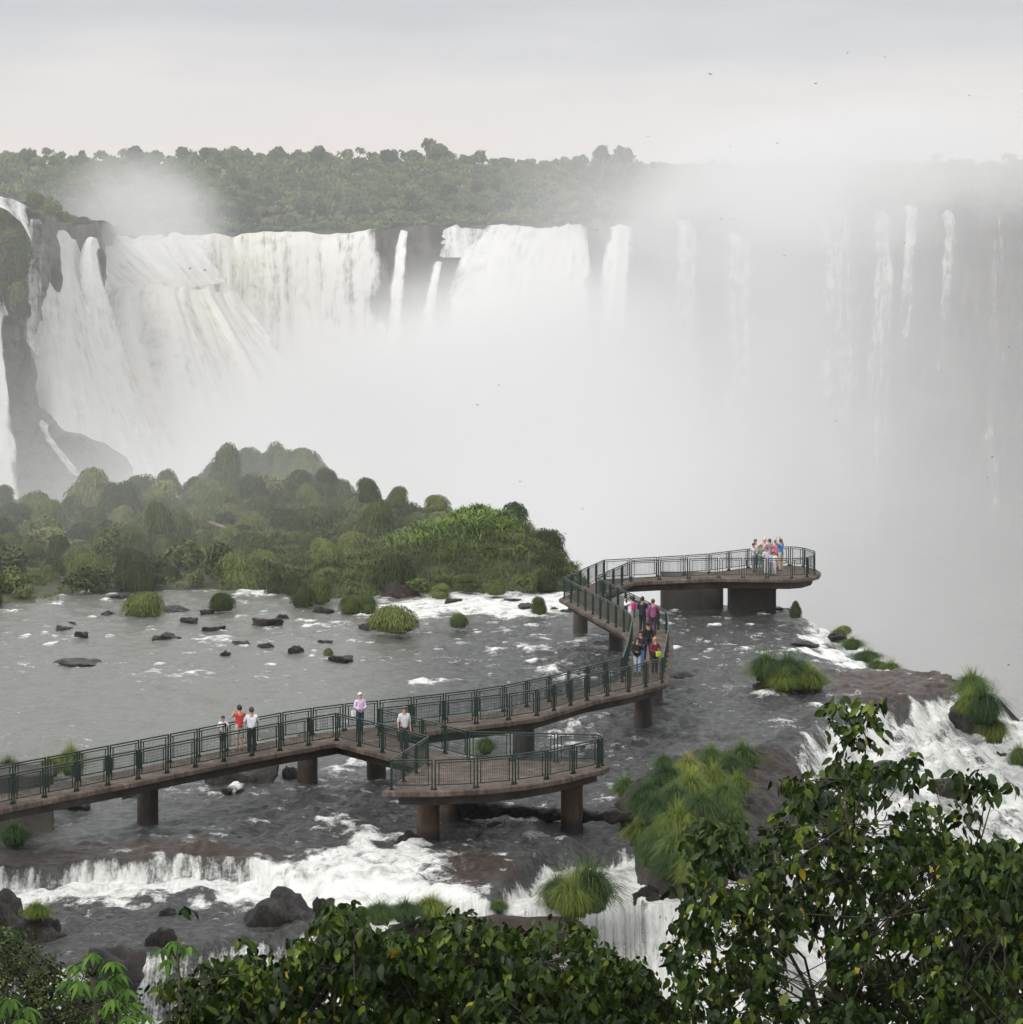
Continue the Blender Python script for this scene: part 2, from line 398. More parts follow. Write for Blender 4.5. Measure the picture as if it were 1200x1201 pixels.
fsum = math_n(nt, 'ADD', fsum, math_n(nt, 'MULTIPLY', math_n(nt, 'SUBTRACT', n_c.outputs[0], .5), .9))
fmask = maprange(nt, fsum, .40, .98, smooth=False)
wcol = ramp(nt, n_b.outputs[0], [(.3, (.020, .022, .022)), (.55, (.062, .065, .062)), (.75, (.13, .133, .125))])
wcl = N(nt, 'ShaderNodeMix', data_type='RGBA'); L(maprange(nt, aC, .36, .66), wcl.inputs[0]); wcl.inputs[6].default_value = (.15, .155, .135, 1); L(wcol.outputs[0], wcl.inputs[7])
wr = N(nt, 'ShaderNodeMix', data_type='RGBA'); rk = ramp(nt, nz.outputs[0], [(.3, (.018, .013, .011)), (.55, (.062, .042, .034)), (.75, (.12, .09, .078))])
L(aR, wr.inputs[0]); L(wcl.outputs[2], wr.inputs[6]); L(rk.outputs[0], wr.inputs[7])
bw = N(nt, 'ShaderNodeBsdfPrincipled'); L(wr.outputs[2], bw.inputs['Base Color']); bw.inputs['Roughness'].default_value = .16; bw.inputs['IOR'].default_value = 1.33
L(math_n(nt, 'MULTIPLY_ADD', aR, .22, .14), bw.inputs['Roughness'])
bp = N(nt, 'ShaderNodeBump'); bp.inputs['Distance'].default_value = .14
L(math_n(nt, 'MULTIPLY_ADD', aC, 1.0, .28), bp.inputs['Strength'])
n_w = pos_noise(nt, 1.5, 8, (1, 1.7, 1), .70)
L(math_n(nt, 'ADD', n_w.outputs[0], math_n(nt, 'MULTIPLY', nz.outputs[0], .5)), bp.inputs['Height']); L(bp.outputs[0], bw.inputs['Normal'])
bf = N(nt, 'ShaderNodeBsdfPrincipled'); bf.inputs['Roughness'].default_value = .7
fc = ramp(nt, NZ, [(.32, (.36, .38, .36)), (.47, (.74, .75, .72)), (.62, (.90, .90, .88))]); L(fc.outputs[0], bf.inputs['Base Color'])
bp2 = N(nt, 'ShaderNodeBump'); bp2.inputs['Distance'].default_value = .45; bp2.inputs['Strength'].default_value = 1.0; L(NZ, bp2.inputs['Height']); L(bp2.outputs[0], bf.inputs['Normal'])
mx = N(nt, 'ShaderNodeMixShader'); L(fmask, mx.inputs[0]); L(bw.outputs[0], mx.inputs[1]); L(bf.outputs[0], mx.inputs[2]); L(mx.outputs[0], out.inputs[0])
M['water'] = m
river = link('river', me, m); tag(river, 'grey rippling river with white rapids sliding over rock ledges', 'river', kind='structure')

# the rock face the shelf ends in, on the gorge side
edge = SHELF[1:-1]
pts = []
for a, b in zip(edge[:-1], edge[1:]):
    n = max(2, int(math.hypot(b[0] - a[0], b[1] - a[1]) / .8))
    for k in range(n): pts.append((a[0] + (b[0] - a[0]) * k / n, a[1] + (b[1] - a[1]) * k / n))
pts = np.array(pts); hz = river_h(pts[:, 0], pts[:, 1])[0]
rows = 30; V = []
for j in range(rows):
    t = j / (rows - 1)
    V.append(np.stack([pts[:, 0] + .7 * fbm(pts[:, 0] * .3, pts[:, 1] * .3, t * 9, 4, 31) * min(1, t * 6), pts[:, 1] + (2.5 * t + .8 * fbm(pts[:, 0] * .3, pts[:, 1] * .3, t * 9 + 50, 4, 32)) * min(1, t * 6) - .25 * (j == 0), hz - .04 - 70 * t ** 1.5], 1))
n = len(pts); V = np.concatenate(V)
Q = np.array([(j * n + i, j * n + i + 1, (j + 1) * n + i + 1, (j + 1) * n + i) for j in range(rows - 1) for i in range(n - 1)])
tag(link('cliff', np_mesh('shelf_cliff', V, Q), M['cliff']), 'dark rock face dropping from the river shelf into the gorge', 'cliff', kind='structure')

# ------------------------------------------------------------------ the upper plateau, its cliffs and the gorge floor
def rim_pt(x, y, D): return PD(x, y, D)
RIM = [rim_pt(*q) for q in ((-420, 212, 500), (-180, 216, 540), (-60, 224, 560), (0, 228, 575), (30, 240, 570), (52, 246, 590), (70, 250, 640), (84, 262, 665), (112, 258, 675), (116, 262, 720), (120, 276, 800),
       (200, 275, 850), (290, 272, 870), (380, 271, 872), (455, 269, 860), (470, 266, 845), (500, 264, 838), (524, 265, 842), (545, 265, 852), (620, 264, 842), (688, 263, 815), (694, 256, 800), (716, 256, 800), (745, 258, 835), (790, 257, 850),
       (850, 250, 850), (930, 245, 830), (1000, 244, 810), (1060, 240, 780), (1115, 246, 760), (1200, 244, 730), (1400, 236, 640), (1700, 230, 560))]
RIM = np.array(RIM)
def dense(pts, step):
    r = []
    for a, b in zip(pts[:-1], pts[1:]):
        n = max(1, int(np.linalg.norm((b - a)[:2]) / step))
        for k in range(n): r.append(a + (b - a) * k / n)
    r.append(pts[-1]); return np.array(r)
rd = dense(RIM, 1.6)
n = len(rd); rows = 60; V = []
tz = np.linspace(0, 1, rows) ** 1.15
for t in tz:
    z = rd[:, 2] + (-75 - rd[:, 2]) * t
    strata = 1.4 * noise3(z * .22, rd[:, 0] * .01, 0, 41) + .7 * noise3(z * .6, rd[:, 0] * .02, 3, 42)
    nn = 3.4 * fbm(rd[:, 0] * .07, rd[:, 1] * .07, z * .05, 6, 43) + 1.3 * np.abs(fbm(rd[:, 0] * .22, rd[:, 1] * .22, z * .25, 5, 44))
    a = min(1, t * 14)
    V.append(np.stack([rd[:, 0] + .6 * nn * a, rd[:, 1] - (nn + strata + 8 * t) * a, z], 1))
V = np.concatenate(V)
Q = np.array([(j * n + i, (j + 1) * n + i, (j + 1) * n + i + 1, j * n + i + 1) for j in range(rows - 1) for i in range(n - 1)])
far_cliff = link('cliff', np_mesh('far_cliff', V, Q), M['cliff'])
tag(far_cliff, 'long dark basalt cliff behind the horseshoe of falls', 'cliff', kind='structure')

# plateau: one sheet from the rim to the horizon
def ground_z(X, Y):
    base = 9.0 + 8 * sstep(930, 1250, Y) + 2 * fbm(X * .006, Y * .006, 0, 3, 51)
    return base
m, nt, out = new_mat('plateau_ground'); bs = principled(nt, out, Roughness=.9)
r = ramp(nt, pos_noise(nt, .05, 8).outputs[0], [(.3, (.03, .045, .02)), (.6, (.055, .07, .03)), (.8, (.09, .09, .045))]); L = nt.links.new; L(r.outputs[0], bs.inputs['Base Color'])
M['ground'] = m
rim_s = dense(RIM, 8.0); V = []; steps = [0, 6, 14, 26, 40, 60, 90, 130, 180, 240, 320, 420, 540, 700, 1000, 2000, 5000, 12000]
for s in steps:
    Yv = rim_s[:, 1] + s; Xv = rim_s[:, 0] * (1 + s / 900)
    t = sstep(5, 200, s)
    V.append(np.stack([Xv, Yv, rim_s[:, 2] * (1 - t) + ground_z(Xv, Yv) * t - .05 - .3 * min(1, s / 6)], 1))
n = len(rim_s); V = np.concatenate(V)
Q = np.array([(j * n + i, j * n + i + 1, (j + 1) * n + i + 1, (j + 1) * n + i) for j in range(len(steps) - 1) for i in range(n - 1)])
tag(link('terrain', np_mesh('terrain', V, Q), M['ground']), 'flat forested plateau above the falls reaching to the horizon', 'terrain', kind='structure')
# gorge floor and the slope under the viewpoint
V = np.array([[-900, -200, -62], [900, -200, -62], [900, 1000, -62], [-900, 1000, -62]], float)
tag(link('gorge_floor', np_mesh('gorge_floor', V, np.array([[0, 1, 2, 3]])), M['cliff']), 'dark rocky floor of the gorge', 'terrain', kind='structure')
gx, gy = np.meshgrid(np.linspace(-70, 70, 90), np.linspace(-60, 104, 90))
gz = np.interp(gy, [-60, -4, 6, 30, 60, 84, 104], [23.5, 22.8, 20.5, 9, 1.5, -6, -14]) + .8 * fbm(gx * .1, gy * .1, 0, 4, 52)
Q = np.array([(j * 90 + i, j * 90 + i + 1, (j + 1) * 90 + i + 1, (j + 1) * 90 + i) for j in range(89) for i in range(89)])
tag(link('hillside', np_mesh('hillside', np.stack([gx.ravel(), gy.ravel(), gz.ravel()], 1), Q), M['ground']), 'steep green hillside below the viewpoint', 'hillside', kind='structure')

# ------------------------------------------------------------------ waterfalls
m, nt, out = new_mat('falling_water'); L = nt.links.new
aU = N(nt, 'ShaderNodeAttribute', attribute_name='fu').outputs['Fac']; aV = N(nt, 'ShaderNodeAttribute', attribute_name='fv').outputs['Fac']
aD = N(nt, 'ShaderNodeAttribute', attribute_name='thick').outputs['Fac']; aY = N(nt, 'ShaderNodeAttribute', attribute_name='silt').outputs['Fac']
comb = N(nt, 'ShaderNodeCombineXYZ'); L(math_n(nt, 'MULTIPLY', aU, .42), comb.inputs[0]); L(math_n(nt, 'MULTIPLY', aV, .05), comb.inputs[1])
n1 = N(nt, 'ShaderNodeTexNoise'); n1.inputs['Scale'].default_value = 1; n1.inputs['Detail'].default_value = 9; n1.inputs['Roughness'].default_value = .65; L(comb.outputs[0], n1.inputs['Vector'])
comb2 = N(nt, 'ShaderNodeCombineXYZ'); L(math_n(nt, 'MULTIPLY', aU, .8), comb2.inputs[0]); L(math_n(nt, 'MULTIPLY', aV, .35), comb2.inputs[1])
n2 = N(nt, 'ShaderNodeTexNoise'); n2.inputs['Scale'].default_value = 1; n2.inputs['Detail'].default_value = 7; n2.inputs['Roughness'].default_value = .7; L(comb2.outputs[0], n2.inputs['Vector'])
n3 = pos_noise(nt, .32, 9, (1, .6, .75), .72)
s_ = math_n(nt, 'ADD', math_n(nt, 'MULTIPLY', n1.outputs[0], .42), math_n(nt, 'ADD', math_n(nt, 'MULTIPLY', n2.outputs[0], .28), math_n(nt, 'MULTIPLY', n3.outputs[0], .30)))
bs = N(nt, 'ShaderNodeBsdfPrincipled'); bs.inputs['Roughness'].default_value = .8; bs.inputs['Specular IOR Level'].default_value = .2
cw = ramp(nt, s_, [(.38, (.44, .46, .45)), (.45, (.82, .83, .81)), (.51, (.98, .98, .97))])  # grey low stops paint streaks of shade between the white strands
cy_ = ramp(nt, s_, [(.38, (.42, .39, .27)), (.46, (.80, .75, .56)), (.55, (.95, .92, .82))])
mc = N(nt, 'ShaderNodeMix', data_type='RGBA'); L(aY, mc.inputs[0]); L(cw.outputs[0], mc.inputs[6]); L(cy_.outputs[0], mc.inputs[7]); L(mc.outputs[2], bs.inputs['Base Color'])
bp = N(nt, 'ShaderNodeBump'); bp.inputs['Distance'].default_value = 2.2; bp.inputs['Strength'].default_value = .6; L(s_, bp.inputs['Height']); L(bp.outputs[0], bs.inputs['Normal'])
tl = N(nt, 'ShaderNodeBsdfTranslucent'); tl.inputs[0].default_value = (.85, .86, .85, 1)
m1 = N(nt, 'ShaderNodeMixShader'); m1.inputs[0].default_value = .35; L(bs.outputs[0], m1.inputs[1]); L(tl.outputs[0], m1.inputs[2])
tr = N(nt, 'ShaderNodeBsdfTransparent'); m2 = N(nt, 'ShaderNodeMixShader')
al = maprange(nt, math_n(nt, 'ADD', math_n(nt, 'MULTIPLY_ADD', s_, 3.4, -1.2), math_n(nt, 'MULTIPLY', math_n(nt, 'SUBTRACT', aD, .5), 1.6)), .05, 1.0)
L(al, m2.inputs[0]); L(tr.outputs[0], m2.inputs[1]); L(m1.outputs[0], m2.inputs[2]); L(m2.outputs[0], out.inputs[0])
M['fall'] = m

def curtain(label, top, bot, thick=.95, silt=0.0, out_=7.0, seed=0, cols=None, fade=0.0, rows=46, lipback=6.0, ragged=1.0, edge=.12, tone=None):
    """Falling sheet between a polyline of lip points and one of foot points: (x, y, distance)."""
    T = np.array([PD(*q) for q in top]); B = np.array([PD(*q) for q in bot])
    def samp(A, k):
        seg = np.r_[0, np.cumsum(np.linalg.norm(np.diff(A, axis=0), axis=1))]; t = np.linspace(0, seg[-1], k)
        return np.stack([np.interp(t, seg, A[:, i]) for i in range(3)], 1)
    wid = np.linalg.norm(np.diff(T, axis=0), axis=1).sum()
    k = cols or int(max(14, wid / .9))
    A, C = samp(T, k), samp(B, k)
    u = np.linspace(0, 1, k); V = []; th = []; FU = []; FV = []; SI = []
    ts = np.r_[-.06, -.03, np.linspace(0, 1, rows)]
    for t in ts:
        tt = max(t, 0)
        p = A + (C - A) * np.array([[tt ** .9, tt ** .55, tt]])      # thrown forward first, then falling
        if t < 0: p[:, 1] += lipback * (-t / .06); p[:, 2] += .15
        nz_ = ragged * (fbm(u * wid * .16, t * 2.2, seed, 4, 60 + seed) * 1.3 + .45 * fbm(u * wid * .6, t * 4, seed, 3, 70 + seed)) * min(1, tt * 8)
        p[:, 1] -= nz_ * .8; p[:, 0] += .55 * nz_ * min(1, wid / 60) + min(1, wid / 30) * (u - .5) * 2 * edge * 3.5 * fbm(u * 2, t * 5, seed, 3, 97)
        p[:, 2] += (.45 * fbm(u * wid * .2, 0, seed, 3, 80 + seed) - .9 * np.abs(fbm(u * wid * .07, 3, seed, 2, 88))) * min(1, 1 - tt)
        V.append(p)
        e = sstep(0, edge, u + .05 * fbm(u * 0 + 1, t * 9, seed, 4, 91)) * sstep(0, edge, 1 - u + .05 * fbm(u * 0 + 7, t * 9, seed, 4, 92)) if edge > 0 else 1
        th.append(np.clip(thick * (.25 + .75 * e) + .12 * fbm(u * wid * .12, t * .8, seed, 3, 93), 0, 1.2) * (1 - fade * tt) * np.ones(k))
        FU.append(u * wid); FV.append(np.full(k, t * abs((A - C)[:, 2]).mean()) + 40 * seed)
        SI.append(np.clip(silt * (1 + 1.5 * fbm(u * wid * .03, t * 1.0, seed, 3, 94)), 0, 1) * (1 - .6 * sstep(.6, 1, u)) * np.ones(k))
    V = np.concatenate(V)
    R = len(ts)
    Q = np.array([(j * k + i, (j + 1) * k + i, (j + 1) * k + i + 1, j * k + i + 1) for j in range(R - 1) for i in range(k - 1)])
    me = np_mesh('waterfall', V, Q, attrs={'thick': np.concatenate(th), 'fu': np.concatenate(FU), 'fv': np.concatenate(FV), 'silt': np.concatenate(SI)})
    return tag(link('waterfall', me, M['fall']), label, 'waterfall', kind='structure')

curtain('broad white curtain of water along the back of the horseshoe', [(120, 277, 798), (200, 275, 846), (290, 272, 866), (380, 271, 868), (456, 269, 856)],
        [(120, 640, 780), (200, 640, 815), (290, 640, 835), (380, 640, 838), (468, 640, 828)], .80, .30, seed=1, edge=.05)
curtain('low upper step of the horseshoe fall, all white foam', [(78, 290, 760), (112, 288, 778), (150, 284, 790), (200, 280, 815), (240, 279, 838)], [(70, 350, 735), (118, 350, 738), (170, 342, 745), (225, 338, 770), (262, 330, 815)], 1.1, .25, seed=2, edge=.12, lipback=2)
curtain('huge silty cream fall bulging from the lower ledge of the horseshoe', [(70, 330, 735), (112, 335, 738), (150, 334, 735), (200, 335, 740), (245, 337, 762), (282, 344, 790)], [(60, 660, 640), (120, 660, 640), (200, 660, 630), (300, 660, 650), (420, 660, 690), (500, 660, 740)],
        1.2, .62, seed=3, edge=.05, lipback=3, ragged=1.4)
curtain('white chute bursting out from under the grassy headland', [(47, 296, 640), (52, 280, 640), (60, 272, 640), (72, 271, 642), (84, 282, 648), (96, 308, 655), (104, 335, 660)], [(22, 560, 560), (70, 570, 555), (130, 580, 560), (160, 590, 565), (200, 590, 575)], 1.2, .12, seed=4, edge=.05, lipback=6, ragged=1.2)
curtain('slender white fall beside the dark rock buttress', [(97, 276, 655), (102, 270, 655), (107, 274, 656), (114, 290, 660)], [(100, 590, 600), (150, 590, 600), (205, 590, 610)], 1.0, .05, seed=5, edge=.3)
curtain('thin streams threading down the mossy headland', [(34, 252, 560), (44, 254, 560), (54, 264, 562)], [(30, 400, 556), (38, 410, 556), (46, 420, 558)], .42, 0, seed=6, edge=.1, ragged=.3, lipback=2)
curtain('thin cascade sliding over the rocky spur', [(46, 490, 552), (52, 492, 552), (58, 496, 552)], [(78, 552, 528), (92, 560, 528), (106, 566, 528)], .55, 0, seed=18, edge=.2, ragged=.4, lipback=1, rows=24)
curtain('narrow bright stream spilling over the headland top', [(-8, 230, 552), (8, 233, 550), (24, 238, 549), (36, 246, 549)], [(-8, 240, 545), (8, 246, 544), (26, 262, 543), (38, 284, 542)], .66, 0, seed=7, edge=.1, ragged=.3, lipback=2, rows=14)
curtain('white fall cut by the edge of the picture below the headland', [(-50, 340, 550), (-20, 344, 550), (-4, 352, 550), (4, 375, 550)], [(-70, 640, 520), (-20, 640, 515), (36, 640, 520)], 1.0, 0, seed=8, edge=.1)
curtain('thin white ribbon on the rock outcrop in mid fall', [(468, 268, 838), (474, 268, 836), (480, 270, 834)], [(446, 420, 812), (458, 420, 812), (472, 420, 812)], .8, 0, seed=9, edge=.34, cols=16)
curtain('second ribbon sliding down the right flank of the outcrop', [(507, 306, 828), (514, 306, 828), (520, 308, 826)], [(476, 440, 800), (492, 440, 800), (508, 440, 800)], .8, 0, seed=10, edge=.34, cols=16)
curtain('short veil falling onto the rock step beside the great right fall', [(520, 266, 838), (545, 265, 848), (575, 265, 848)], [(514, 302, 826), (545, 302, 828), (575, 302, 830)], .66, 0, seed=11, edge=.03, rows=16, ragged=.5)
curtain('great white fall fanning out in spray right of the outcrop', [(560, 266, 846), (600, 265, 842), (645, 264, 832), (689, 263, 812)], [(440, 640, 760), (540, 640, 735), (620, 640, 730), (690, 640, 740)], 1.1, .18, seed=12, edge=.08, ragged=1.8)
curtain('tall slender fall with its rounded lip right of the dark cliff', [(712, 268, 795), (728, 261, 795), (742, 264, 797)], [(660, 640, 740), (695, 640, 738), (730, 640, 740)], 1.0, 0, seed=13, fade=.5, edge=.34, cols=30)
curtain('paired pale fall half lost in mist', [(782, 262, 842), (803, 257, 842), (826, 257, 845)], [(775, 640, 790), (800, 640, 788), (826, 640, 790)], .62, 0, seed=14, fade=.35, edge=.34, cols=30)
curtain('wide ghostly fall almost hidden by the spray plume', [(945, 247, 815), (975, 244, 812), (1008, 244, 805)], [(930, 640, 750), (962, 640, 748), (1000, 640, 745)], .50, 0, seed=15, fade=.35, edge=.34)
curtain('faint narrow fall seen through thick spray', [(1058, 249, 772), (1068, 240, 772), (1079, 242, 770)], [(1035, 445, 740), (1052, 445, 740), (1068, 445, 738)], .44, 0, seed=16, fade=.35, edge=.34, cols=24)
curtain('lonely white fall ending on a rock in the grey gorge', [(1104, 258, 752), (1114, 247, 752), (1124, 252, 750)], [(1086, 436, 722), (1102, 436, 720), (1118, 430, 720)], .48, 0, seed=17, fade=.35, edge=.34, cols=24)
curtain('pale veil beside the paired fall, dimmed by spray', [(838, 256, 855), (860, 252, 856), (885, 250, 855)], [(830, 640, 800), (855, 640, 798), (885, 640, 796)], .42, 0, seed=19, fade=.2, edge=.34)
curtain('broad dim veil between the ghostly fall and the faint narrow one', [(1012, 246, 800), (1030, 244, 798), (1048, 243, 792)], [(1000, 640, 745), (1020, 640, 742), (1045, 640, 740)], .40, 0, seed=20, fade=.3, edge=.34)
curtain('farthest dim veil at the dark end of the gorge wall', [(1140, 248, 748), (1160, 247, 745), (1185, 246, 738)], [(1130, 600, 705), (1155, 600, 702), (1180, 600, 698)], .38, 0, seed=21, fade=.4, edge=.34)
# ------------------------------------------------------------------ the walkway
DZ = 2.2; RH = 1.08                                   # deck height over the river, rail height
RAILPX = [(-60, 910), (0, 898), (61.7, 886.7), (110, 877.5), (150, 870), (185.8, 863.3), (271.7, 846.7), (341.7, 833.3), (400, 825.6), (470.8, 818.7), (518.3, 813.3), (580, 805.8),
          (641.7, 793.3), (688.3, 781.7), (730.5, 770.5), (736, 754.7), (742, 724), (737, 717), (661.3, 677.3), (708.7, 656.5), (795, 651.8), (831.7, 649.2), (878, 643.5), (926.7, 640.8), (943, 642.3), (953, 644.6), (958, 647.8),
          (956, 651), (946.7, 653.6), (928, 655), (895, 654.6), (842.5, 654.2), (795, 655.6), (739.3, 658.3), (698.7, 676), (783.3, 717), (784, 737), (781, 753), (777.3, 771.3), (736.7, 781.7), (693, 790), (630, 808.5), (595, 813.5), (518, 822), (443, 830.5),
          (497, 844), (549, 857.6), (600, 859), (655, 860.2), (704, 861.6), (707.5, 864), (702, 866.5), (686.7, 869.6), (656.7, 877), (616.7, 883.7), (568, 888.6), (513, 891), (458, 891), (503, 863.5), (449, 849.5), (395, 836), (321.7, 848.5), (255, 861), (200, 871.7),
          (150, 881.7), (45, 901), (-60, 922)]
rail = np.array([P(x, y, DZ + RH)[:2] for x, y in RAILPX])
def offset_line(pts, d):
    """Open line moved to its left by d (mitred)."""
    r = []
    for i in range(len(pts)):
        a = pts[i] - pts[i - 1] if i > 0 else pts[1] - pts[0]
        b = pts[i + 1] - pts[i] if i < len(pts) - 1 else a
        a = a / np.linalg.norm(a); b = b / np.linalg.norm(b)
        na, nb = np.array([-a[1], a[0]]), np.array([-b[1], b[0]])
        mm = na + nb; l = np.linalg.norm(mm); mm = mm / l if l > .2 else na
        r.append(pts[i] + mm * d / max(.55, float(mm @ na)))
    return np.array(r)
import bmesh
from mathutils.geometry import tessellate_polygon
def slab(name, poly, z0, z1, mat, parent, inset_low=0.0, chamfer=.05):
    """Closed slab with a softened upper and lower edge."""
    rings = [(0.0 - chamfer, z1), (0.0, z1 - chamfer), (0.0, z0 + chamfer), (-chamfer * 1.5 - inset_low, z0)]
    V = []
    for off, z in rings:
        p = offset_line(poly, off); V += [(q[0], q[1], z) for q in p]
    n = len(poly); Fq = []
    for j in range(3):
        for i in range(n):
            i2 = (i + 1) % n
            Fq.append((j * n + i, (j + 1) * n + i, (j + 1) * n + i2, j * n + i2))
    for off, rev in ((0, False), (3 * n, True)):
        tri = tessellate_polygon([[Vector(V[off + i]) for i in range(n)]])
        for t in tri:
            t = [off + q for q in t]; Fq.append(tuple(t[::-1] if rev else t))
    me = bpy.data.meshes.new(name); me.from_pydata([tuple(map(float, v)) for v in V], [], Fq); me.update()
    bm = bmesh.new(); bm.from_mesh(me); bmesh.ops.recalc_face_normals(bm, faces=bm.faces); bm.to_mesh(me); bm.free()
    return link(name, me, mat, parent)

m, nt, out = new_mat('weathered_deck_concrete'); bs = principled(nt, out, Roughness=.75)
n = pos_noise(nt, .9, 9, (1, 1, 1), .65); r = ramp(nt, n.outputs[0], [(.3, (.045, .033, .027)), (.5, (.11, .078, .061)), (.7, (.20, .150, .120))])
ns = pos_noise(nt, 5, 6, (1, 1, .12), .7); rs = ramp(nt, ns.outputs[0], [(.40, (.30, .28, .26)), (.56, (1, 1, 1))]); mu = N(nt, 'ShaderNodeMix', data_type='RGBA', blend_type='MULTIPLY'); mu.inputs[0].default_value = .8; nt.links.new(r.outputs[0], mu.inputs[6]); nt.links.new(rs.outputs[0], mu.inputs[7])
nt.links.new(mu.outputs[2], bs.inputs['Base Color']); bump(nt, bs, pos_noise(nt, 14, 5).outputs[0], .3, .02); M['deck'] = m
m, nt, out = new_mat('stained_pillar_concrete'); bs = principled(nt, out, Roughness=.7); L = nt.links.new
n = pos_noise(nt, 1.3, 8, (1.5, 1.5, .35), .6); r = ramp(nt, n.outputs[0], [(.32, (.022, .015, .011)), (.5, (.070, .042, .026)), (.68, (.17, .092, .052))])
g = N(nt, 'ShaderNodeNewGeometry'); sp = N(nt, 'ShaderNodeSeparateXYZ'); L(g.outputs['Position'], sp.inputs[0])
wet = maprange(nt, math_n(nt, 'ADD', sp.outputs[2], math_n(nt, 'MULTIPLY', n.outputs[0], .5)), .75, .35)       # tide line soaked by the river
mixw = N(nt, 'ShaderNodeMix', data_type='RGBA'); L(wet, mixw.inputs[0]); L(r.outputs[0], mixw.inputs[6]); mixw.inputs[7].default_value = (.02, .017, .015, 1)
L(mixw.outputs[2], bs.inputs['Base Color']); bump(nt, bs, pos_noise(nt, 9, 6).outputs[0], .4, .03); M['pillar'] = m
m, nt, out = new_mat('grey_pier_concrete'); bs = principled(nt, out, Roughness=.75); L = nt.links.new
n = pos_noise(nt, .8, 8, (1, 1, .5), .6); r = ramp(nt, n.outputs[0], [(.3, (.016, .013, .012)), (.5, (.045, .038, .033)), (.7, (.095, .082, .072))])
L(r.outputs[0], bs.inputs['Base Color']); bump(nt, bs, pos_noise(nt, 9, 6).outputs[0], .4, .03); M['pier'] = m
M['shaded'] = rock_mat('shaded_pillar', (.008, .006, .005), (.028, .020, .015), (.075, .048, .032), 1.4, .5, (1.5, 1.5, .4), .5)  # darker copy of the pillar concrete, shade painted into its colour
m, nt, out = new_mat('green_railing_paint'); bs = principled(nt, out, Roughness=.42)
n = pos_noise(nt, 4, 6); r = ramp(nt, n.outputs[0], [(.35, (.006, .016, .012)), (.6, (.010, .032, .023)), (.8, (.03, .05, .038))])
nt.links.new(r.outputs[0], bs.inputs['Base Color']); M['green'] = m

walk = empty('walkway', P(400, 900, 0)); tag(walk, 'long zigzag concrete walkway with green railings standing on pillars over the river', 'walkway')
W0 = Vector(walk.location)
def wlink(o):                                        # meshes are made in world space: keep them there under the walkway's Empty
    o.matrix_parent_inverse = Matrix.Translation(-W0); return o
poly = offset_line(rail, .24)
poly[0] = poly[0] + (poly[0] - poly[1]) * .01
wlink(slab('deck', poly, DZ - .24, DZ, M['deck'], walk))
# edge kerb and hidden girders
gird = offset_line(rail, -.22)
wlink(slab('girder', gird, DZ - .62, DZ - .243, M['pier'], walk, .06))

def ring_pillar(parent, x, y, w, z=0.0, ztop=DZ - .25, mat=None, lean=0, zbot=-2.2):
    c = P(x, y, z); rad = w / 2 * c[1] / F; c[1] += rad
    b = MB(); zs = [zbot, z - .1, z + .25, 1.0, ztop]
    b.tube([(c[0], c[1], q) for q in zs], [rad * 1.04, rad * 1.03, rad, rad * .99, rad], 28)
    me = b.mesh('pillar', True)
    o = link('pillar', me, mat or M['pillar'], parent)
    md = o.modifiers.new('edge', 'EDGE_SPLIT'); md.split_angle = math.radians(50)
    wlink(o); return o
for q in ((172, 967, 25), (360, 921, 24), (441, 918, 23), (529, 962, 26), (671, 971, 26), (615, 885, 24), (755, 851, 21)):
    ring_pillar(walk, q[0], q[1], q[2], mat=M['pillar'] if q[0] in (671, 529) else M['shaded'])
ring_pillar(walk, 502, 996, 27, -.35)
for q in ((681, 743, 17), (723, 761, 17), (768, 824, 20)): ring_pillar(walk, *q, mat=M['pier'])
def pier(x0, x1, y, dep, zt=DZ - .24, taper=0, zb=-2.5):
    a, b_ = P(x0, y), P(x1, y); bb = MB()
    V = []
    for z, e in ((zb, 0), (zt - .7, 0), (zt, taper)):
        V += [(a[0], a[1], z), (b_[0] + e, b_[1] + .2, z), (b_[0] + e - .3, b_[1] + dep, z), (a[0], a[1] + dep, z)]
    Fq = [(3, 2, 1, 0), (8, 9, 10, 11)] + [(k * 4 + i, k * 4 + (i + 1) % 4, (k + 1) * 4 + (i + 1) % 4, (k + 1) * 4 + i) for k in range(2) for i in range(4)]
    bb.add(V, Fq); o = bb.build('pier', M['pier'], walk)
    md = o.modifiers.new('bevel', 'BEVEL'); md.width = .05; md.segments = 2; wlink(o); return o
pier(776, 849, 716, 1.6); pier(856, 911, 719, 2.0, taper=1.7)
pier(-40, 62, 972, 2.4)

# railing panels: two posts, top rail, framed grid of thin bars; laid out span by span
def panel_mesh(length, detail=True):
    b = MB(); h = RH; l = length
    for s in (0.035, l - .035):
        b.box((s, 0, h / 2 + .0), (.045, .045, h))
        b.box((s, 0, .02), (.12, .12, .03)); b.box((s, 0, .06), (.075, .075, .06))
    b.box((l / 2, 0, h - .02), (l - .125, .055, .045))
    i0, i1 = .17, l - .17
    zb, zt = .17, h - .11
    for z in (zb, zt): b.box(((i0 + i1) / 2, 0, z), (i1 - i0 + .08, .035, .035))
    for s in (i0, i1): b.box((s, 0, (zb + zt) / 2), (.035, .032, zt - zb - .036))
    for z in (zb + .02, zt - .02):
        b.box((.1, 0, z), (.07, .02, .02)); b.box((l - .1, 0, z), (.07, .02, .02))
    if detail:
        n = max(2, int((i1 - i0) / .075))
        for k in range(1, n):
            b.box((i0 + (i1 - i0) * k / n, 0, (zb + zt) / 2), (.0075, .0075, zt - zb - .036))
        for k in range(1, 7): b.box(((i0 + i1) / 2, .008, zb + (zt - zb) * k / 7), (i1 - i0 - .04, .006, .006))
    return b.mesh('railing_panel')
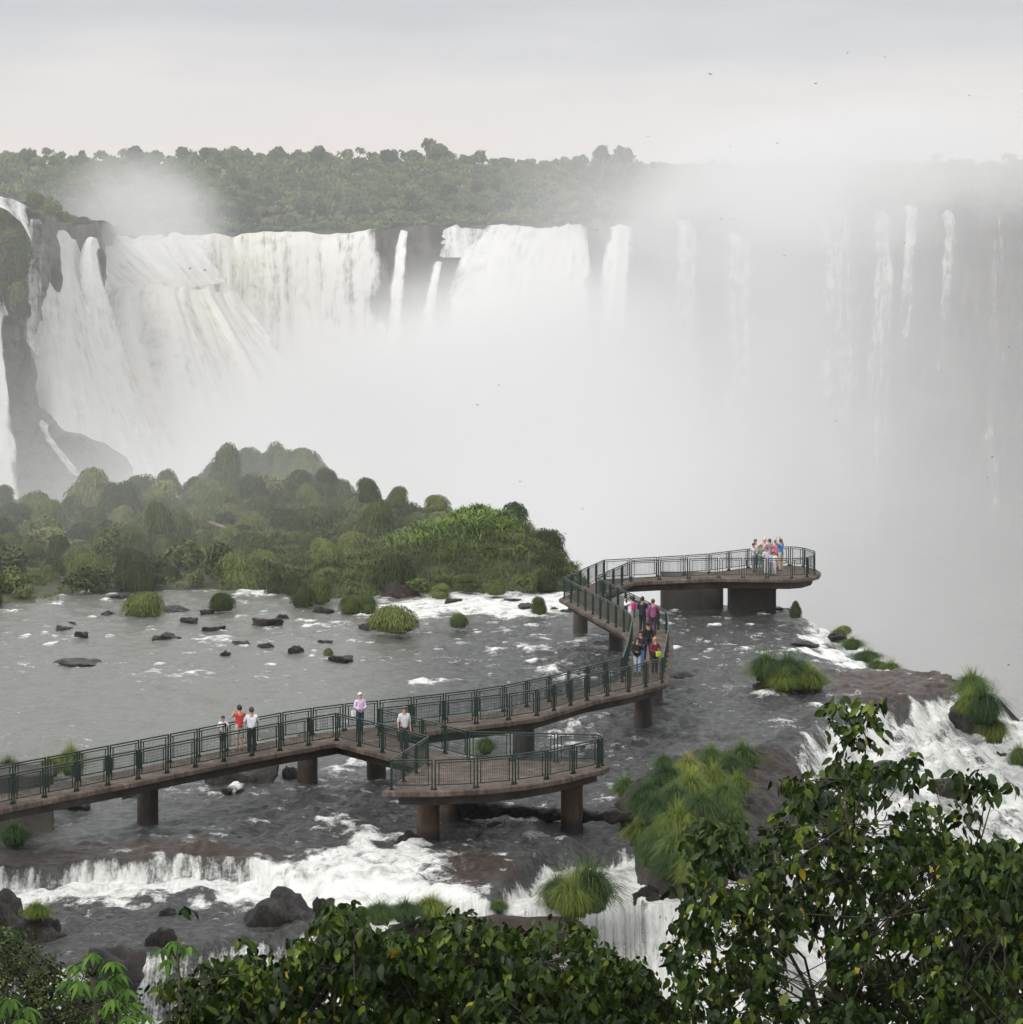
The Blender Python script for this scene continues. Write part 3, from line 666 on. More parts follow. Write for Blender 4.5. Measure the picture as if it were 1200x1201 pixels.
spans = []
SHARP = math.radians(17)
i = 0; runs = [[0]]
for k in range(1, len(rail) - 1):
    a = rail[k] - rail[k - 1]; c = rail[k + 1] - rail[k]
    ang = abs(math.atan2(a[0] * c[1] - a[1] * c[0], a @ c))
    runs[-1].append(k)
    if ang > SHARP: runs.append([k])
runs[-1].append(len(rail) - 1)
for rn in runs:
    pts = rail[rn]; seg = np.linalg.norm(np.diff(pts, axis=0), axis=1); s = np.r_[0, np.cumsum(seg)]; Lt = s[-1]
    if Lt < .5: cnt = 1
    else: cnt = max(1, round(Lt / 1.56))
    for k in range(cnt):
        ta, tb = Lt * k / cnt, Lt * (k + 1) / cnt
        a = np.array([np.interp(ta, s, pts[:, j]) for j in (0, 1)]); c = np.array([np.interp(tb, s, pts[:, j]) for j in (0, 1)])
        spans.append((a, c))
cache = {}
spans = [s for s in spans if np.linalg.norm(s[1] - s[0]) > .25]
spans.sort(key=lambda s: (s[0] + s[1])[1])
rest = []
for k, (a, c) in enumerate(spans):
    d = c - a; l = float(np.linalg.norm(d)) - .05; key = round(l, 2)
    if key not in cache: cache[key] = panel_mesh(key)
    me = cache[key]
    if k < 100:
        if me.users == 0: me.materials.append(M['green'])
        o = bpy.data.objects.new('railing_panel', me); COL.objects.link(o); o.parent = walk
        o.matrix_parent_inverse = Matrix.Translation(-W0)
        o.location = (float(a[0] + d[0] / (l + .05) * .025), float(a[1] + d[1] / (l + .05) * .025), DZ); o.rotation_euler = (0, 0, math.atan2(d[1], d[0]))
    else:
        n = len(me.vertices); co = np.empty(n * 3, np.float32); me.vertices.foreach_get('co', co); co = co.reshape(-1, 3)
        th = math.atan2(d[1], d[0]); X = co[:, 0] * math.cos(th) - co[:, 1] * math.sin(th) + a[0]; Y = co[:, 0] * math.sin(th) + co[:, 1] * math.cos(th) + a[1]
        rest.append((np.stack([X, Y, co[:, 2] + DZ], 1), np.array([p.vertices[:] for p in me.polygons])))
print('railing spans', len(spans))
if rest:
    off = 0; Vs = []; Fs = []
    for v_, f_ in rest: Vs.append(v_); Fs.append(f_ + off); off += len(v_)
    o = wlink(link('railing', np_mesh('railing', np.concatenate(Vs), np.concatenate(Fs), smooth=False), M['green'], walk)); o['kind'] = 'stuff'

# ------------------------------------------------------------------ rocks
def rock_mesh(seed, flat=.6, sub=4, rough=.35, angular=True):
    bm = bmesh.new(); bmesh.ops.create_icosphere(bm, subdivisions=sub, radius=1)
    co = np.array([v.co[:] for v in bm.verts]); x, y, z = co.T
    if angular:                                           # a few flat cleavage faces
        rg = np.random.default_rng(seed)
        for _ in range(11):
            nrm = rg.normal(size=3); nrm /= np.linalg.norm(nrm); dd = rg.uniform(.55, .9)
            s_ = co @ nrm; co = co - np.outer(np.maximum(s_ - dd, 0) * .85, nrm)
    d = 1 + rough * fbm(x * 1.3, y * 1.3, z * 1.3 + seed, 4, seed) + .06 * fbm(x * 6, y * 6, z * 6, 3, seed + 5)
    co = co * d[:, None]; co[:, 2] *= flat
    for v, c in zip(bm.verts, co): v.co = c
    me = bpy.data.meshes.new('boulder'); bm.to_mesh(me); bm.free()
    me.polygons.foreach_set('use_smooth', [True] * len(me.polygons)); return me
ROCKS = [rock_mesh(s, f) for s, f in ((1, .6), (2, .5), (3, .7), (4, .38), (5, .45))]
for q in ROCKS: q.materials.append(M['rock'])
BROWN = [rock_mesh(s, f) for s, f in ((11, .35), (12, .28), (13, .5))]
for q in BROWN: q.materials.append(M['rock_brown'])
def rock(x, y, w, h, label, z=0.0, proto=0, brown=False, name='boulder', rz=0.0, group=None, depth=None, parent=None):
    h = h * .85
    """A rock whose foot is seen at (x, y): w and h are its size in photo pixels."""
    c = P(x, y, z); s = c[1] / F
    o = bpy.data.objects.new(name, (BROWN if brown else ROCKS)[proto]); COL.objects.link(o)
    hx, hz_ = w * s / 2, h * s
    dy = depth or hx * .8
    o.location = (c[0], c[1] + dy * .55, z - hz_ * .30); o.rotation_euler = (0, 0, rz)
    flat = (.6, .5, .7, .38, .45)[proto] if not brown else (.35, .28, .5)[proto]
    o.scale = (hx, dy, hz_ / flat / 1.0)
    if parent is None: tag(o, label, 'rock', group)
    return o
rock(337, 1081, 92, 56, 'biggest angular brown boulder in the white water below the walkway', -.9, 2, rz=.4)
rock(380, 1068, 32, 26, 'smaller brown boulder leaning on the big one in the rapid', -.9, 0)
rock(137, 1140, 72, 38, 'broad rounded black rock splitting the current of the lower pool', -.95, 4)
rock(188, 1112, 46, 40, 'black wet rock with a little spout beside it in the lower pool', -.95, 0, rz=1)
rock(198, 1072, 24, 12, 'tiny black rock poking out of the lower pool', -.9, 1)
rock(762, 1054, 40, 27, 'lone black boulder in the white chute near the grassy rock island', -.9, 1)
rock(240, 1210, 80, 26, 'dark rock awash in foam under the riverside trees', -2.2, 3)
rock(45, 1100, 76, 46, 'dark rock topped with grass on the bank of the lower pool', -.9, 1)
rock(4, 1085, 66, 62, 'brown bank rock at the edge of the lower pool', -.9, 2, brown=False)
rock(283, 920, 92, 40, 'large dark rock in the shade under the walkway', 0, 4)
rock(345, 914, 34, 26, 'small dark rock touching a walkway pillar', 0, 0)
rock(266, 930, 16, 9, 'small black stone peeping out just below the shaded rock', 0, 0)
rock(283, 929, 14, 7, 'smallest black stone beside the shaded rock', 0, 1)
rock(92, 950, 34, 16, 'small dark rock behind the concrete abutment', 0, 0); rock(75, 948, 24, 12, 'little grey rock hugging the concrete abutment', 0, 2)
rock(155, 937, 26, 12, 'low dark rock behind the first round pillar', 0, 1)
rock(452, 928, 60, 14, 'flat wet rock at the foot of a walkway pillar', 0, 3)
rock(482, 994, 38, 30, 'dark square rock against the front platform pillar', -.2, 2, rz=.3)
rock(548, 1047, 122, 30, 'low red brown slab washed by thin water below the platform', -.75, 0, True, name='rock_slab')
rock(500, 1036, 20, 12, 'small dark stone at the edge of the brown slab', -.6, 0)
rock(590, 1102, 170, 24, 'wide red brown ledge between the trees and the rapid', -1.2, 1, True, name='rock_ledge')
rock(500, 1102, 120, 24, 'brown ledge with dry grass behind the bushes', -1.2, 1, True, name='rock_ledge', rz=.5)
rock(400, 776, 36, 12, 'flat stone wearing a small grass tuft in mid river', 0, 0)
rock(800, 797, 38, 12, 'dark reef just behind the bend of the walkway', 0, 3)
far_rocks = [(95, 748, 20, 13, 'pointed dark rock in the upper river'), (196, 750, 42, 14, 'long grey rock in the upper river'), (74, 738, 30, 7, 'flat dark rock left of the pointed one'),
             (94, 780, 66, 11, 'long low reef in the upper river'), (312, 733, 40, 12, 'humped rock near the island shore'), (346, 765, 22, 11, 'round dark rock beside a pair of small rocks'),
             (263, 768, 18, 10, 'small round rock of the midstream pair'), (283, 757, 30, 8, 'low rock of the midstream pair'), (310, 758, 20, 6, 'little flat rock near the round dark one'),
             (222, 730, 22, 8, 'small rock just below the grassy islet'), (160, 722, 30, 10, 'rock at the foot of the grassy islet'), (128, 721, 26, 9, 'grey rock upstream of the grassy islet'),
             (380, 754, 22, 6, 'narrow flat rock in the upper river'), (380, 718, 26, 13, 'rock beside the round grass clumps'), (250, 740, 30, 8, 'half sunk rock in the upper river'),
             (620, 714, 30, 9, 'rock in the white rapid before the island'), (650, 716, 18, 7, 'small rock in the white rapid by the bridge'), (665, 718, 16, 5, 'smallest rock in the white rapid by the bridge'),
             (200, 717, 40, 9, 'dark shelf rock behind the grassy islet'), (242, 720, 20, 7, 'small stone near the grass clump in the river'), (530, 706, 30, 6, 'rock awash in the foam before the island'),
             (84, 732, 16, 5, 'tiny grey rock in the upper river'), (330, 724, 14, 6, 'small rock behind the humped one'), (600, 705, 26, 6, 'rock breaking the far foam by the island'), (140, 702, 36, 8, 'dark rock on the shore of the misty thicket'),
             (905, 716, 44, 9, 'low dark rocks at the foot of the last pier'), (985, 746, 26, 7, 'rock at the top of the small side cascade'), (945, 756, 30, 5, 'wet rock parting the small side cascade')]
for k, (x, y, w, h, lb) in enumerate(far_rocks): rock(x, y, w, h, lb, 0, k % 5, rz=k * .7)
# ledges and rocks within the right-hand cascade
rock(1115, 925, 50, 14, 'black ledge parting the great side cascade', -2.5, 4); rock(1040, 905, 50, 16, 'low black ledge near the top of the great side cascade', -1.6, 3)
rock(1085, 975, 44, 18, 'dark rock showing through the lower side cascade', -4.5, 4)

# ------------------------------------------------------------------ grass
def blades(n, rad, hgt, width, droop=1.0, seed=0, base=None, lean=.6, segs=4, tone=(0, 1)):
    """Arching blades rooted over a disc/dome; base(u) returns root points."""
    rg = np.random.default_rng(seed)
    th = rg.uniform(0, 2 * np.pi, n); rr = np.sqrt(rg.uniform(0, 1, n))
    root = np.stack([np.cos(th) * rr * rad, np.sin(th) * rr * rad, np.zeros(n)], 1) if base is None else base(rg, n)
    dirn = np.stack([np.cos(th), np.sin(th)], 1) * (.35 + .65 * rr[:, None]) + rg.normal(0, .25, (n, 2))
    ln = hgt * rg.uniform(.65, 1.15, n)
    V = np.zeros((n, (segs + 1) * 2, 3)); side = np.stack([-dirn[:, 1], dirn[:, 0]], 1); side /= np.linalg.norm(side, axis=1)[:, None] + 1e-6
    jit = rg.normal(0, .5, n)
    cs, sn = np.cos(jit), np.sin(jit); side = np.stack([side[:, 0] * cs - side[:, 1] * sn, side[:, 0] * sn + side[:, 1] * cs], 1)
    for k in range(segs + 1):
        t = k / segs
        out_ = lean * t * ln + .35 * droop * t * t * ln
        up = ln * (t - .62 * droop * t * t * (1 if True else 0))
        p = root.copy(); p[:, 0] += dirn[:, 0] * out_; p[:, 1] += dirn[:, 1] * out_; p[:, 2] += up
        w = width * (1 - .85 * t) * .5
        V[:, 2 * k, :] = p; V[:, 2 * k + 1, :] = p
        V[:, 2 * k, :2] -= side * w; V[:, 2 * k + 1, :2] += side * w
    base_i = np.arange(n)[:, None] * (segs + 1) * 2
    Q = np.concatenate([base_i + np.array([2 * k, 2 * k + 1, 2 * k + 3, 2 * k + 2]) for k in range(segs)])
    tn = rg.uniform(tone[0], tone[1], n); ts = np.repeat(np.linspace(-.40, .15, segs + 1), 2)  # tone falls towards the root: shade inside the clump painted in
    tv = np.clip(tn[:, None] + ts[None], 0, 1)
    return V.reshape(-1, 3), Q, tv.ravel()
def dome(rad, hgt, seed):
    def f(rg, n):
        v = rg.normal(size=(n, 3)); v[:, 2] = np.abs(v[:, 2]); v /= np.linalg.norm(v, axis=1)[:, None]
        d = .85 + .25 * fbm(v[:, 0] * 1.6, v[:, 1] * 1.6, v[:, 2] * 1.6 + seed, 3, seed)
        f.v = v
        return v * np.array([rad, rad, hgt]) * d[:, None]
    return f
GR = [(0, (.008, .014, .004)), (.3, (.045, .08, .018)), (.7, (.10, .16, .035)), (.9, (.17, .19, .06)), (1, (.24, .21, .10))]  # near-black first stop paints the shade among the blade roots
M['grass'] = leaf_mat_inst('tussock_grass', GR, .7, .42)
M['misty_grass'] = leaf_mat_inst('shaggy_bush_grass', [(0, (.014, .022, .007)), (.35, (.045, .068, .019)), (.7, (.12, .15, .042)), (1, (.26, .25, .10))], .8, .6)
M['lime_grass'] = leaf_mat_inst('bright_ground_leaves', [(0, (.04, .07, .012)), (.5, (.12, .19, .025)), (1, (.22, .29, .06))], .6, .3)

def tussock_mesh(seed, n=2600, rad=.5, hgt=.8, width=.026):
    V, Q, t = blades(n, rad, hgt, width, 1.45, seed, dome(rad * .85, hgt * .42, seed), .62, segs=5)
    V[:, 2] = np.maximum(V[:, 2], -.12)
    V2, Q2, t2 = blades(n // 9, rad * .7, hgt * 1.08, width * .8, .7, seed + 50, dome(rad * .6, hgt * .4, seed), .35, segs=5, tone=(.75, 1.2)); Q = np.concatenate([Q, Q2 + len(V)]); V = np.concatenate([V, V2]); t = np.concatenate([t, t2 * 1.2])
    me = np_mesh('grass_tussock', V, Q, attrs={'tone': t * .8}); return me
TUS = [tussock_mesh(s) for s in (1, 2, 3, 4)]
for q in TUS: q.materials.append(M['grass'])
TINT = [M['grass'], leaf_mat_inst('lime_tussock', [(0, (.012, .02, .004)), (.3, (.09, .13, .02)), (.7, (.19, .24, .04)), (1, (.34, .33, .12))], .7, .3), leaf_mat_inst('dark_tussock', [(0, (.005, .010, .004)), (.35, (.025, .055, .016)), (.8, (.06, .11, .03)), (1, (.14, .17, .06))], .7, .3)]
TUS3 = []
for t_ in (0, 1, 2):
    for q in TUS:
        c_ = q if t_ == 0 else q.copy()
        if t_: c_.materials.clear(); c_.materials.append(TINT[t_])
        TUS3.append(c_)
def crown_mesh(seed, nq=330, sz=.16, flat=.75):
    rg = np.random.default_rng(seed); nl = 7; lob = []
    for i in range(nl):
        a = rg.uniform(0, 6.28); r = rg.uniform(.05, .55); lob.append((np.array([math.cos(a) * r, math.sin(a) * r, rg.uniform(-.15, .38)]), rg.uniform(.28, .46)))
    pick = rg.integers(0, nl, nq); v = rg.normal(size=(nq, 3)); v /= np.linalg.norm(v, axis=1)[:, None]; v[:, 2] = np.where(v[:, 2] < -.3, -v[:, 2], v[:, 2])
    c = np.array([lob[i][0] for i in pick]) + v * np.array([lob[i][1] for i in pick])[:, None] * rg.uniform(.75, 1.08, nq)[:, None]; c[:, 2] = c[:, 2] * flat
    nn = v + rg.normal(0, .55, (nq, 3)); nn /= np.linalg.norm(nn, axis=1)[:, None]
    a = np.cross(nn, rg.normal(size=(nq, 3))); a /= np.linalg.norm(a, axis=1)[:, None]; b = np.cross(nn, a); s = sz * rg.uniform(.5, 1.2, nq)[:, None]
    V = np.stack([c - a * s, c - b * s * .7, c + a * s, c + b * s * .7], 1).reshape(-1, 3); V += np.repeat(nn * s * .2, 4, 0) * np.tile([1, -1, 1, -1], nq)[:, None]
    Q = np.arange(nq * 4).reshape(-1, 4); tone = np.repeat(np.clip(rg.uniform(.15, .75, nq) + .12 * v[:, 2], 0, 1), 4)
    return V, Q, tone
def shag_mesh(seed, n=2600, width=.05, tall=1.0):
    """Rounded bush wrapped in hanging grass: blades fall down and outwards over a lumpy dome of unit size."""
    rg = np.random.default_rng(seed)
    lobes = [np.array([0, 0, .18])] + [np.array([rg.uniform(-.3, .3), rg.uniform(-.3, .3), rg.uniform(.25, .72) * tall]) for _ in range(3)] + [np.array([rg.uniform(-.5, .5), rg.uniform(-.5, .5), .12]) for _ in range(2)]
    lr = [.78] + [rg.uniform(.34, .5) for _ in range(5)]
    pick = rg.choice(6, n, p=[.34, .14, .14, .14, .12, .12]); v = rg.normal(size=(n, 3)); v /= np.linalg.norm(v, axis=1)[:, None]; v[:, 2] = np.where(v[:, 2] < -.2, -v[:, 2], v[:, 2])
    root = np.array([lobes[i] for i in pick]) + v * np.array([lr[i] for i in pick])[:, None] * rg.uniform(.88, 1.03, n)[:, None]
    root[:, 2] = np.maximum(root[:, 2], .02)
    ln = rg.uniform(.13, .30, n); hd = v[:, :2] + rg.normal(0, .25, (n, 2)); segs = 3
    V = np.zeros((n, 8, 3)); side = np.stack([-hd[:, 1], hd[:, 0]], 1); side /= np.linalg.norm(side, axis=1)[:, None] + 1e-6
    ang = rg.normal(0, .7, n); side = np.stack([side[:, 0] * np.cos(ang) - side[:, 1] * np.sin(ang), side[:, 0] * np.sin(ang) + side[:, 1] * np.cos(ang)], 1)
    for k in range(4):
        t = k / 3; p = root.copy(); p[:, :2] += hd * (ln * .55 * t)[:, None]; p[:, 2] += ln * (.55 * t - 1.0 * t * t); w = width * (1 - .8 * t) * .5
        V[:, 2 * k] = p; V[:, 2 * k + 1] = p; V[:, 2 * k, :2] -= side * w; V[:, 2 * k + 1, :2] += side * w
    b = np.arange(n)[:, None] * 8; Q = np.concatenate([b + np.array([2 * k, 2 * k + 1, 2 * k + 3, 2 * k + 2]) for k in range(3)])
    tn = np.clip(rg.uniform(.1, .75, n) + .25 * fbm(root[:, 0] * 3, root[:, 1] * 3, root[:, 2] * 3, 2, seed), 0, 1)
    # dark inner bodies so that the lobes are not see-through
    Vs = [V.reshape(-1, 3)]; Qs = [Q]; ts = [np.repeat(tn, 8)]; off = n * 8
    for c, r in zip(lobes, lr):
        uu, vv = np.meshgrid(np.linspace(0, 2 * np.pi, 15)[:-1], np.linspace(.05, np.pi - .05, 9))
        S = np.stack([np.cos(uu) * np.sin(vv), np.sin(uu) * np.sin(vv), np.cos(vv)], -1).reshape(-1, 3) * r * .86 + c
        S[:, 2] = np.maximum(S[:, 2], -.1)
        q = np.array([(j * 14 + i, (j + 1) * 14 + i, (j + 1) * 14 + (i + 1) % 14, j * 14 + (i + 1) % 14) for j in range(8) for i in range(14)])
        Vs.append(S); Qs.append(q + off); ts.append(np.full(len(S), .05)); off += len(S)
    me = np_mesh('grassy_bush', np.concatenate(Vs), np.concatenate(Qs), smooth=False, attrs={'tone': np.concatenate(ts)})
    me.materials.append(M['misty_grass']); return me
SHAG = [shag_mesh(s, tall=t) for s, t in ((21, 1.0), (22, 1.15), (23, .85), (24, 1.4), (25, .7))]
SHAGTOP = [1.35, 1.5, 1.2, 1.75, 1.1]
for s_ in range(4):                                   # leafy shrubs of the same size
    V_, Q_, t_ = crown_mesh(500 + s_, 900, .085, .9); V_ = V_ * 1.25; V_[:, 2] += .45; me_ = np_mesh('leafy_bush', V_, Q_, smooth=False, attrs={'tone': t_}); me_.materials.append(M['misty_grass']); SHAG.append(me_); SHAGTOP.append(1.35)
SHAGW = []
for i_, me_ in enumerate(SHAG):
    c_ = np.empty(len(me_.vertices) * 3, np.float32); me_.vertices.foreach_get('co', c_); c_ = c_.reshape(-1, 3)
    SHAGTOP[i_] = float(np.percentile(c_[:, 2], 99)); SHAGW.append(float(np.percentile(np.hypot(c_[:, 0], c_[:, 1]), 96)))
def island_z(X, Y):
    """Ground of the river island and of the thicket behind the river."""
    c = P(545, 640, 0)
    m1 = 3.0 * np.exp(-((X - (-2.2)) / 5.0) ** 2 - ((Y - 206) / 7.5) ** 2)
    m2 = .35 * np.exp(-((X + 18) / 7) ** 2 - ((Y - 240) / 12) ** 2)
    return m1 + m2
ISLE = [tuple(P(*q)[:2]) for q in ((-60, 720), (30, 708), (110, 698), (200, 692), (300, 690), (345, 700), (420, 702), (470, 696), (560, 694), (640, 694), (684, 694))] + [(4.5, 200), (2.6, 212), (-1.5, 222), (-6, 236), (-12, 246), (-20, 250), (-30, 246), (-60, 240)]
gx, gy = np.meshgrid(np.linspace(-52, 6, 240), np.linspace(180, 290, 260))
ed = seg_dist(gx, gy, ISLE[:11]); inn = in_poly(gx, gy, ISLE)
dd = np.abs(seg_dist(gx, gy, ISLE + [ISLE[0]]))
gz = np.where(inn, np.minimum(dd * .35, 1) * (island_z(gx, gy) + .2) + .15 * fbm(gx * .6, gy * .4, 0, 4, 71), -.6)
Q = np.array([(j * 240 + i, j * 240 + i + 1, (j + 1) * 240 + i + 1, (j + 1) * 240 + i) for j in range(259) for i in range(239)])
qc = inn.ravel()[Q].any(axis=1); m, nt, out = new_mat('island_soil'); bs = principled(nt, out, Roughness=.9)
r = ramp(nt, pos_noise(nt, .7, 8).outputs[0], [(.35, (.03, .03, .018)), (.5, (.05, .06, .025)), (.7, (.09, .10, .04))]); nt.links.new(r.outputs[0], bs.inputs['Base Color']); M['soil'] = m
tag(link('island_ground', np_mesh('island_ground', np.stack([gx.ravel(), gy.ravel(), gz.ravel()], 1), Q[qc]), M['soil']), 'low earth of the green island in the river', 'island', kind='structure')

def bush(X, Y, w, h, label, group=None, k=0, z=None, mat=None, name='grassy_bush'):
    me = SHAG[k]
    o = bpy.data.objects.new(name, me); COL.objects.link(o)
    z0 = float(island_z(np.array(X), np.array(Y))) if z is None else z
    o.location = (X, Y, z0 - .05); o.scale = (w / 2 / SHAGW[k], w / 2 / SHAGW[k] * .95, h / SHAGTOP[k]); o.rotation_euler = (0, 0, random.uniform(0, 6.28))
    if mat:
        o.data = me.copy(); o.data.materials.clear(); o.data.materials.append(mat)
    return tag(o, label, 'bush', group)
def bush_px(x, ybase, w, h, D, label, k=0, **kw):
    """Bush whose foot is seen at (x, ybase) at distance D, w and h in photo pixels."""
    p = PD(x, ybase, D); s = D / F
    return bush(p[0], p[1], w * s, h * s, label, k=k, z=p[2], **kw)
# the bushes one can tell apart
bush_px(264, 590, 50, 68, 248, 'tallest dark bush with a round topknot above the misty thicket', 3)
bush_px(105, 610, 70, 60, 240, 'big hooded bush standing high at the misty end of the thicket', 1)
bush_px(140, 612, 58, 46, 236, 'wide bush leaning against the big hooded one', 0)
bush_px(170, 600, 62, 42, 250, 'pale broad bush behind the hooded one', 2)
bush_px(190, 668, 48, 78, 214, 'tall dark cone shaped bush with one ragged edge', 3)
bush_px(440, 640, 52, 54, 214, 'dark blackish bush at the foot of the bright green mound', 0)
bush_px(432, 586, 30, 26, 226, 'small round dark bush on the skyline of the mound', 0)
bush_px(466, 592, 26, 22, 226, 'smaller bush next to the round one on the skyline', 0)
bush_px(513, 596, 32, 16, 222, 'flat topped bush peeping over the bright green mound', 2)
bush_px(355, 592, 62, 40, 244, 'big dark bush with two humps in the middle of the thicket', 1)
bush_px(385, 585, 34, 36, 246, 'pointed bush at the end of the dark hump', 0)
bush_px(298, 602, 44, 44, 240, 'rounded bush between the tallest bush and the double hump', 0)
bush_px(254, 612, 60, 44, 236, 'broad bush under the tallest one', 0)
bush_px(198, 585, 34, 34, 262, 'hazy round bush behind the pale broad one', 0)
bush_px(600, 640, 60, 50, 212, 'brownish leafy bush on the shoulder of the mound', 1)
bush_px(640, 664, 54, 44, 206, 'loose bush at the downstream end of the island', 0)
bush_px(168, 718, 54, 24, 186, 'brownish grass mound on its own islet before the thicket', 2)
bush_px(261, 713, 32, 18, 187, 'small round grass clump alone in the upper river', 2)
bush_px(356, 708, 32, 20, 189, 'round green grass clump at the rapid, nearest to the shore rocks', 2)
bush_px(376, 703, 30, 28, 191, 'fuller green clump behind the round one at the rapid', 0)
bush_px(412, 716, 30, 18, 187, 'green grass clump hanging over the water by the rapid', 2)
bush_px(432, 716, 22, 20, 187, 'second small clump over the water by the rapid', 0)
bush_px(462, 736, 62, 26, 178, 'grass covered boulder in the middle of the rapid', 4)
rock(452, 738, 66, 22, 'dark boulder under the grass in the middle of the rapid', 0, 1)
bush_px(538, 733, 24, 14, 180, 'small grass tuft islet in the white rapid', 4)
bush_px(632, 718, 20, 19, 186, 'grass tuft on a rock near the bridge leg', 0)
bush_px(385, 767, 12, 8, 170, 'tiny tuft growing on the flat stone', 4)
bush_px(462, 694, 56, 44, 196, 'mossy brown rock hump overgrown with grass on the island shore', 2); rock(470, 700, 62, 36, 'brown rock hump on the island shore', 0, 2, brown=True)
bush_px(933, 722, 16, 18, 184, 'little dark bush beside the foot of the last pier', 1)
bush_px(990, 741, 20, 8, 181, 'low wet bush above the small side cascade', 4)
# the many look-alikes of the thicket
cnt = 0
tries = 0
placed = []
while cnt < 280 and tries < 14000:
    tries += 1
    Y = rng.uniform(186, 249) ; X = rng.uniform(-.16, .025) * Y
    if not in_poly(np.array([X]), np.array([Y]), ISLE)[0]: continue
    if X > -9 and Y < 222: continue                      # the grassy mound has its own cover
    w = 1.0 + 1.9 * rng.random() ** 1.6
    if any((X - a) ** 2 + (Y - b) ** 2 < (.55 * (w + c)) ** 2 * .38 for a, b, c in placed): continue
    placed.append((X, Y, w)); cnt += 1
    if rng.random() < .08: w *= 1.25
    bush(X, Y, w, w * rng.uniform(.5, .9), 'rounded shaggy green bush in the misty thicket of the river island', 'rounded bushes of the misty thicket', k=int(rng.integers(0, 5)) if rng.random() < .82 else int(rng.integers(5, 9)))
for x, y, w, h, D in ((490, 690, 30, 18, 194), (516, 692, 26, 16, 193), (548, 690, 34, 18, 195), (582, 691, 28, 16, 194), (612, 690, 34, 20, 195), (640, 690, 28, 20, 196), (520, 660, 34, 18, 200), (570, 664, 30, 16, 200), (606, 662, 34, 20, 200), (560, 640, 30, 16, 203), (500, 640, 34, 18, 204), (644, 668, 34, 22, 200), (590, 628, 34, 18, 206), (470, 668, 30, 20, 198)):
    p_ = PD(x, y, D); bush(p_[0], D, w * D / F, h * D / F, 'small round shrub on the flank of the grassy island mound', 'shrubs on the island mound', k=int(rng.integers(0, 9)))
# cover of the mound: grass as stuff, bright leafy patch on its crown
def scatter_cover(n, test, hgt, width, seed, mat, label, tone=(.1, .8), name='grass'):
    rg = np.random.default_rng(seed); X = rg.uniform(-17, 5, n * 4); Y = rg.uniform(190, 236, n * 4)
    ok = in_poly(X, Y, ISLE) & test(X, Y); X, Y = X[ok][:n], Y[ok][:n]
    dd = np.abs(seg_dist(X, Y, ISLE + [ISLE[0]])); Z = np.minimum(dd * .35, 1) * (island_z(X, Y) + .35)
    lump = .5 * fbm(X * .55, Y * .4, 0, 3, seed) + .35 * fbm(X * 1.4, Y * 1, 0, 3, seed + 1)
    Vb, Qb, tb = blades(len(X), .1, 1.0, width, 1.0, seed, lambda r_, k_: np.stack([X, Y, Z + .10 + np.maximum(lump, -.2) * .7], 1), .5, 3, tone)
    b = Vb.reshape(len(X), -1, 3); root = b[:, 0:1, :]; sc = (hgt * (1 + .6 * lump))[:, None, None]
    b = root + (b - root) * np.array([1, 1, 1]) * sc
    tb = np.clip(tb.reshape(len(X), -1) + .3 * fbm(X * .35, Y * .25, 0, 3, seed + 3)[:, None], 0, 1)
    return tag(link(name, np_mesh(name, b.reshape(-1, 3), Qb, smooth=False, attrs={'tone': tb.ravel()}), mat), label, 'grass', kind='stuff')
LIME = lambda X, Y: (((X + 3.2) / 5.4) ** 2 + ((Y - 206.5) / 6.2) ** 2 + .45 * fbm(X * .3, Y * .3, 0, 3, 83) < .62) & (X < .8)
scatter_cover(42000, lambda X, Y: (Y < 236) & ~LIME(X, Y), .75, .07, 81, M['misty_grass'], 'rough olive grass covering the mound of the river island')
scatter_cover(11000, LIME, .7, .12, 82, M['lime_grass'], 'bright lime green leaves on top of the island mound', (.2, .9))
def thicket_cover():
    rg = np.random.default_rng(91); n = 60000; Y = rg.uniform(184, 286, n); X = rg.uniform(-.168, .0, n) * Y; ok = in_poly(X, Y, ISLE); X, Y = X[ok], Y[ok]
    dd = np.abs(seg_dist(X, Y, ISLE + [ISLE[0]])); lump = .35 * fbm(X * .4, Y * .3, 0, 4, 92); Z = np.minimum(dd * .35, 1) * (island_z(X, Y) + .2) + np.maximum(lump, -.2)
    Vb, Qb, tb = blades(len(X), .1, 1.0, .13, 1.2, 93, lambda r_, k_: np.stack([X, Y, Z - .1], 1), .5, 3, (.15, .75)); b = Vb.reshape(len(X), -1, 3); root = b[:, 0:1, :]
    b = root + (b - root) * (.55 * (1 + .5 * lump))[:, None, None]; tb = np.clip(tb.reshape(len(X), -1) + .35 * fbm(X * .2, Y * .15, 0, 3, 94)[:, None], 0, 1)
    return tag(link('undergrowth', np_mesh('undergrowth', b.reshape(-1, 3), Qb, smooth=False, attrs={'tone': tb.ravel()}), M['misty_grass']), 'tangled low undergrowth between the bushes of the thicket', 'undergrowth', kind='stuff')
thicket_cover()
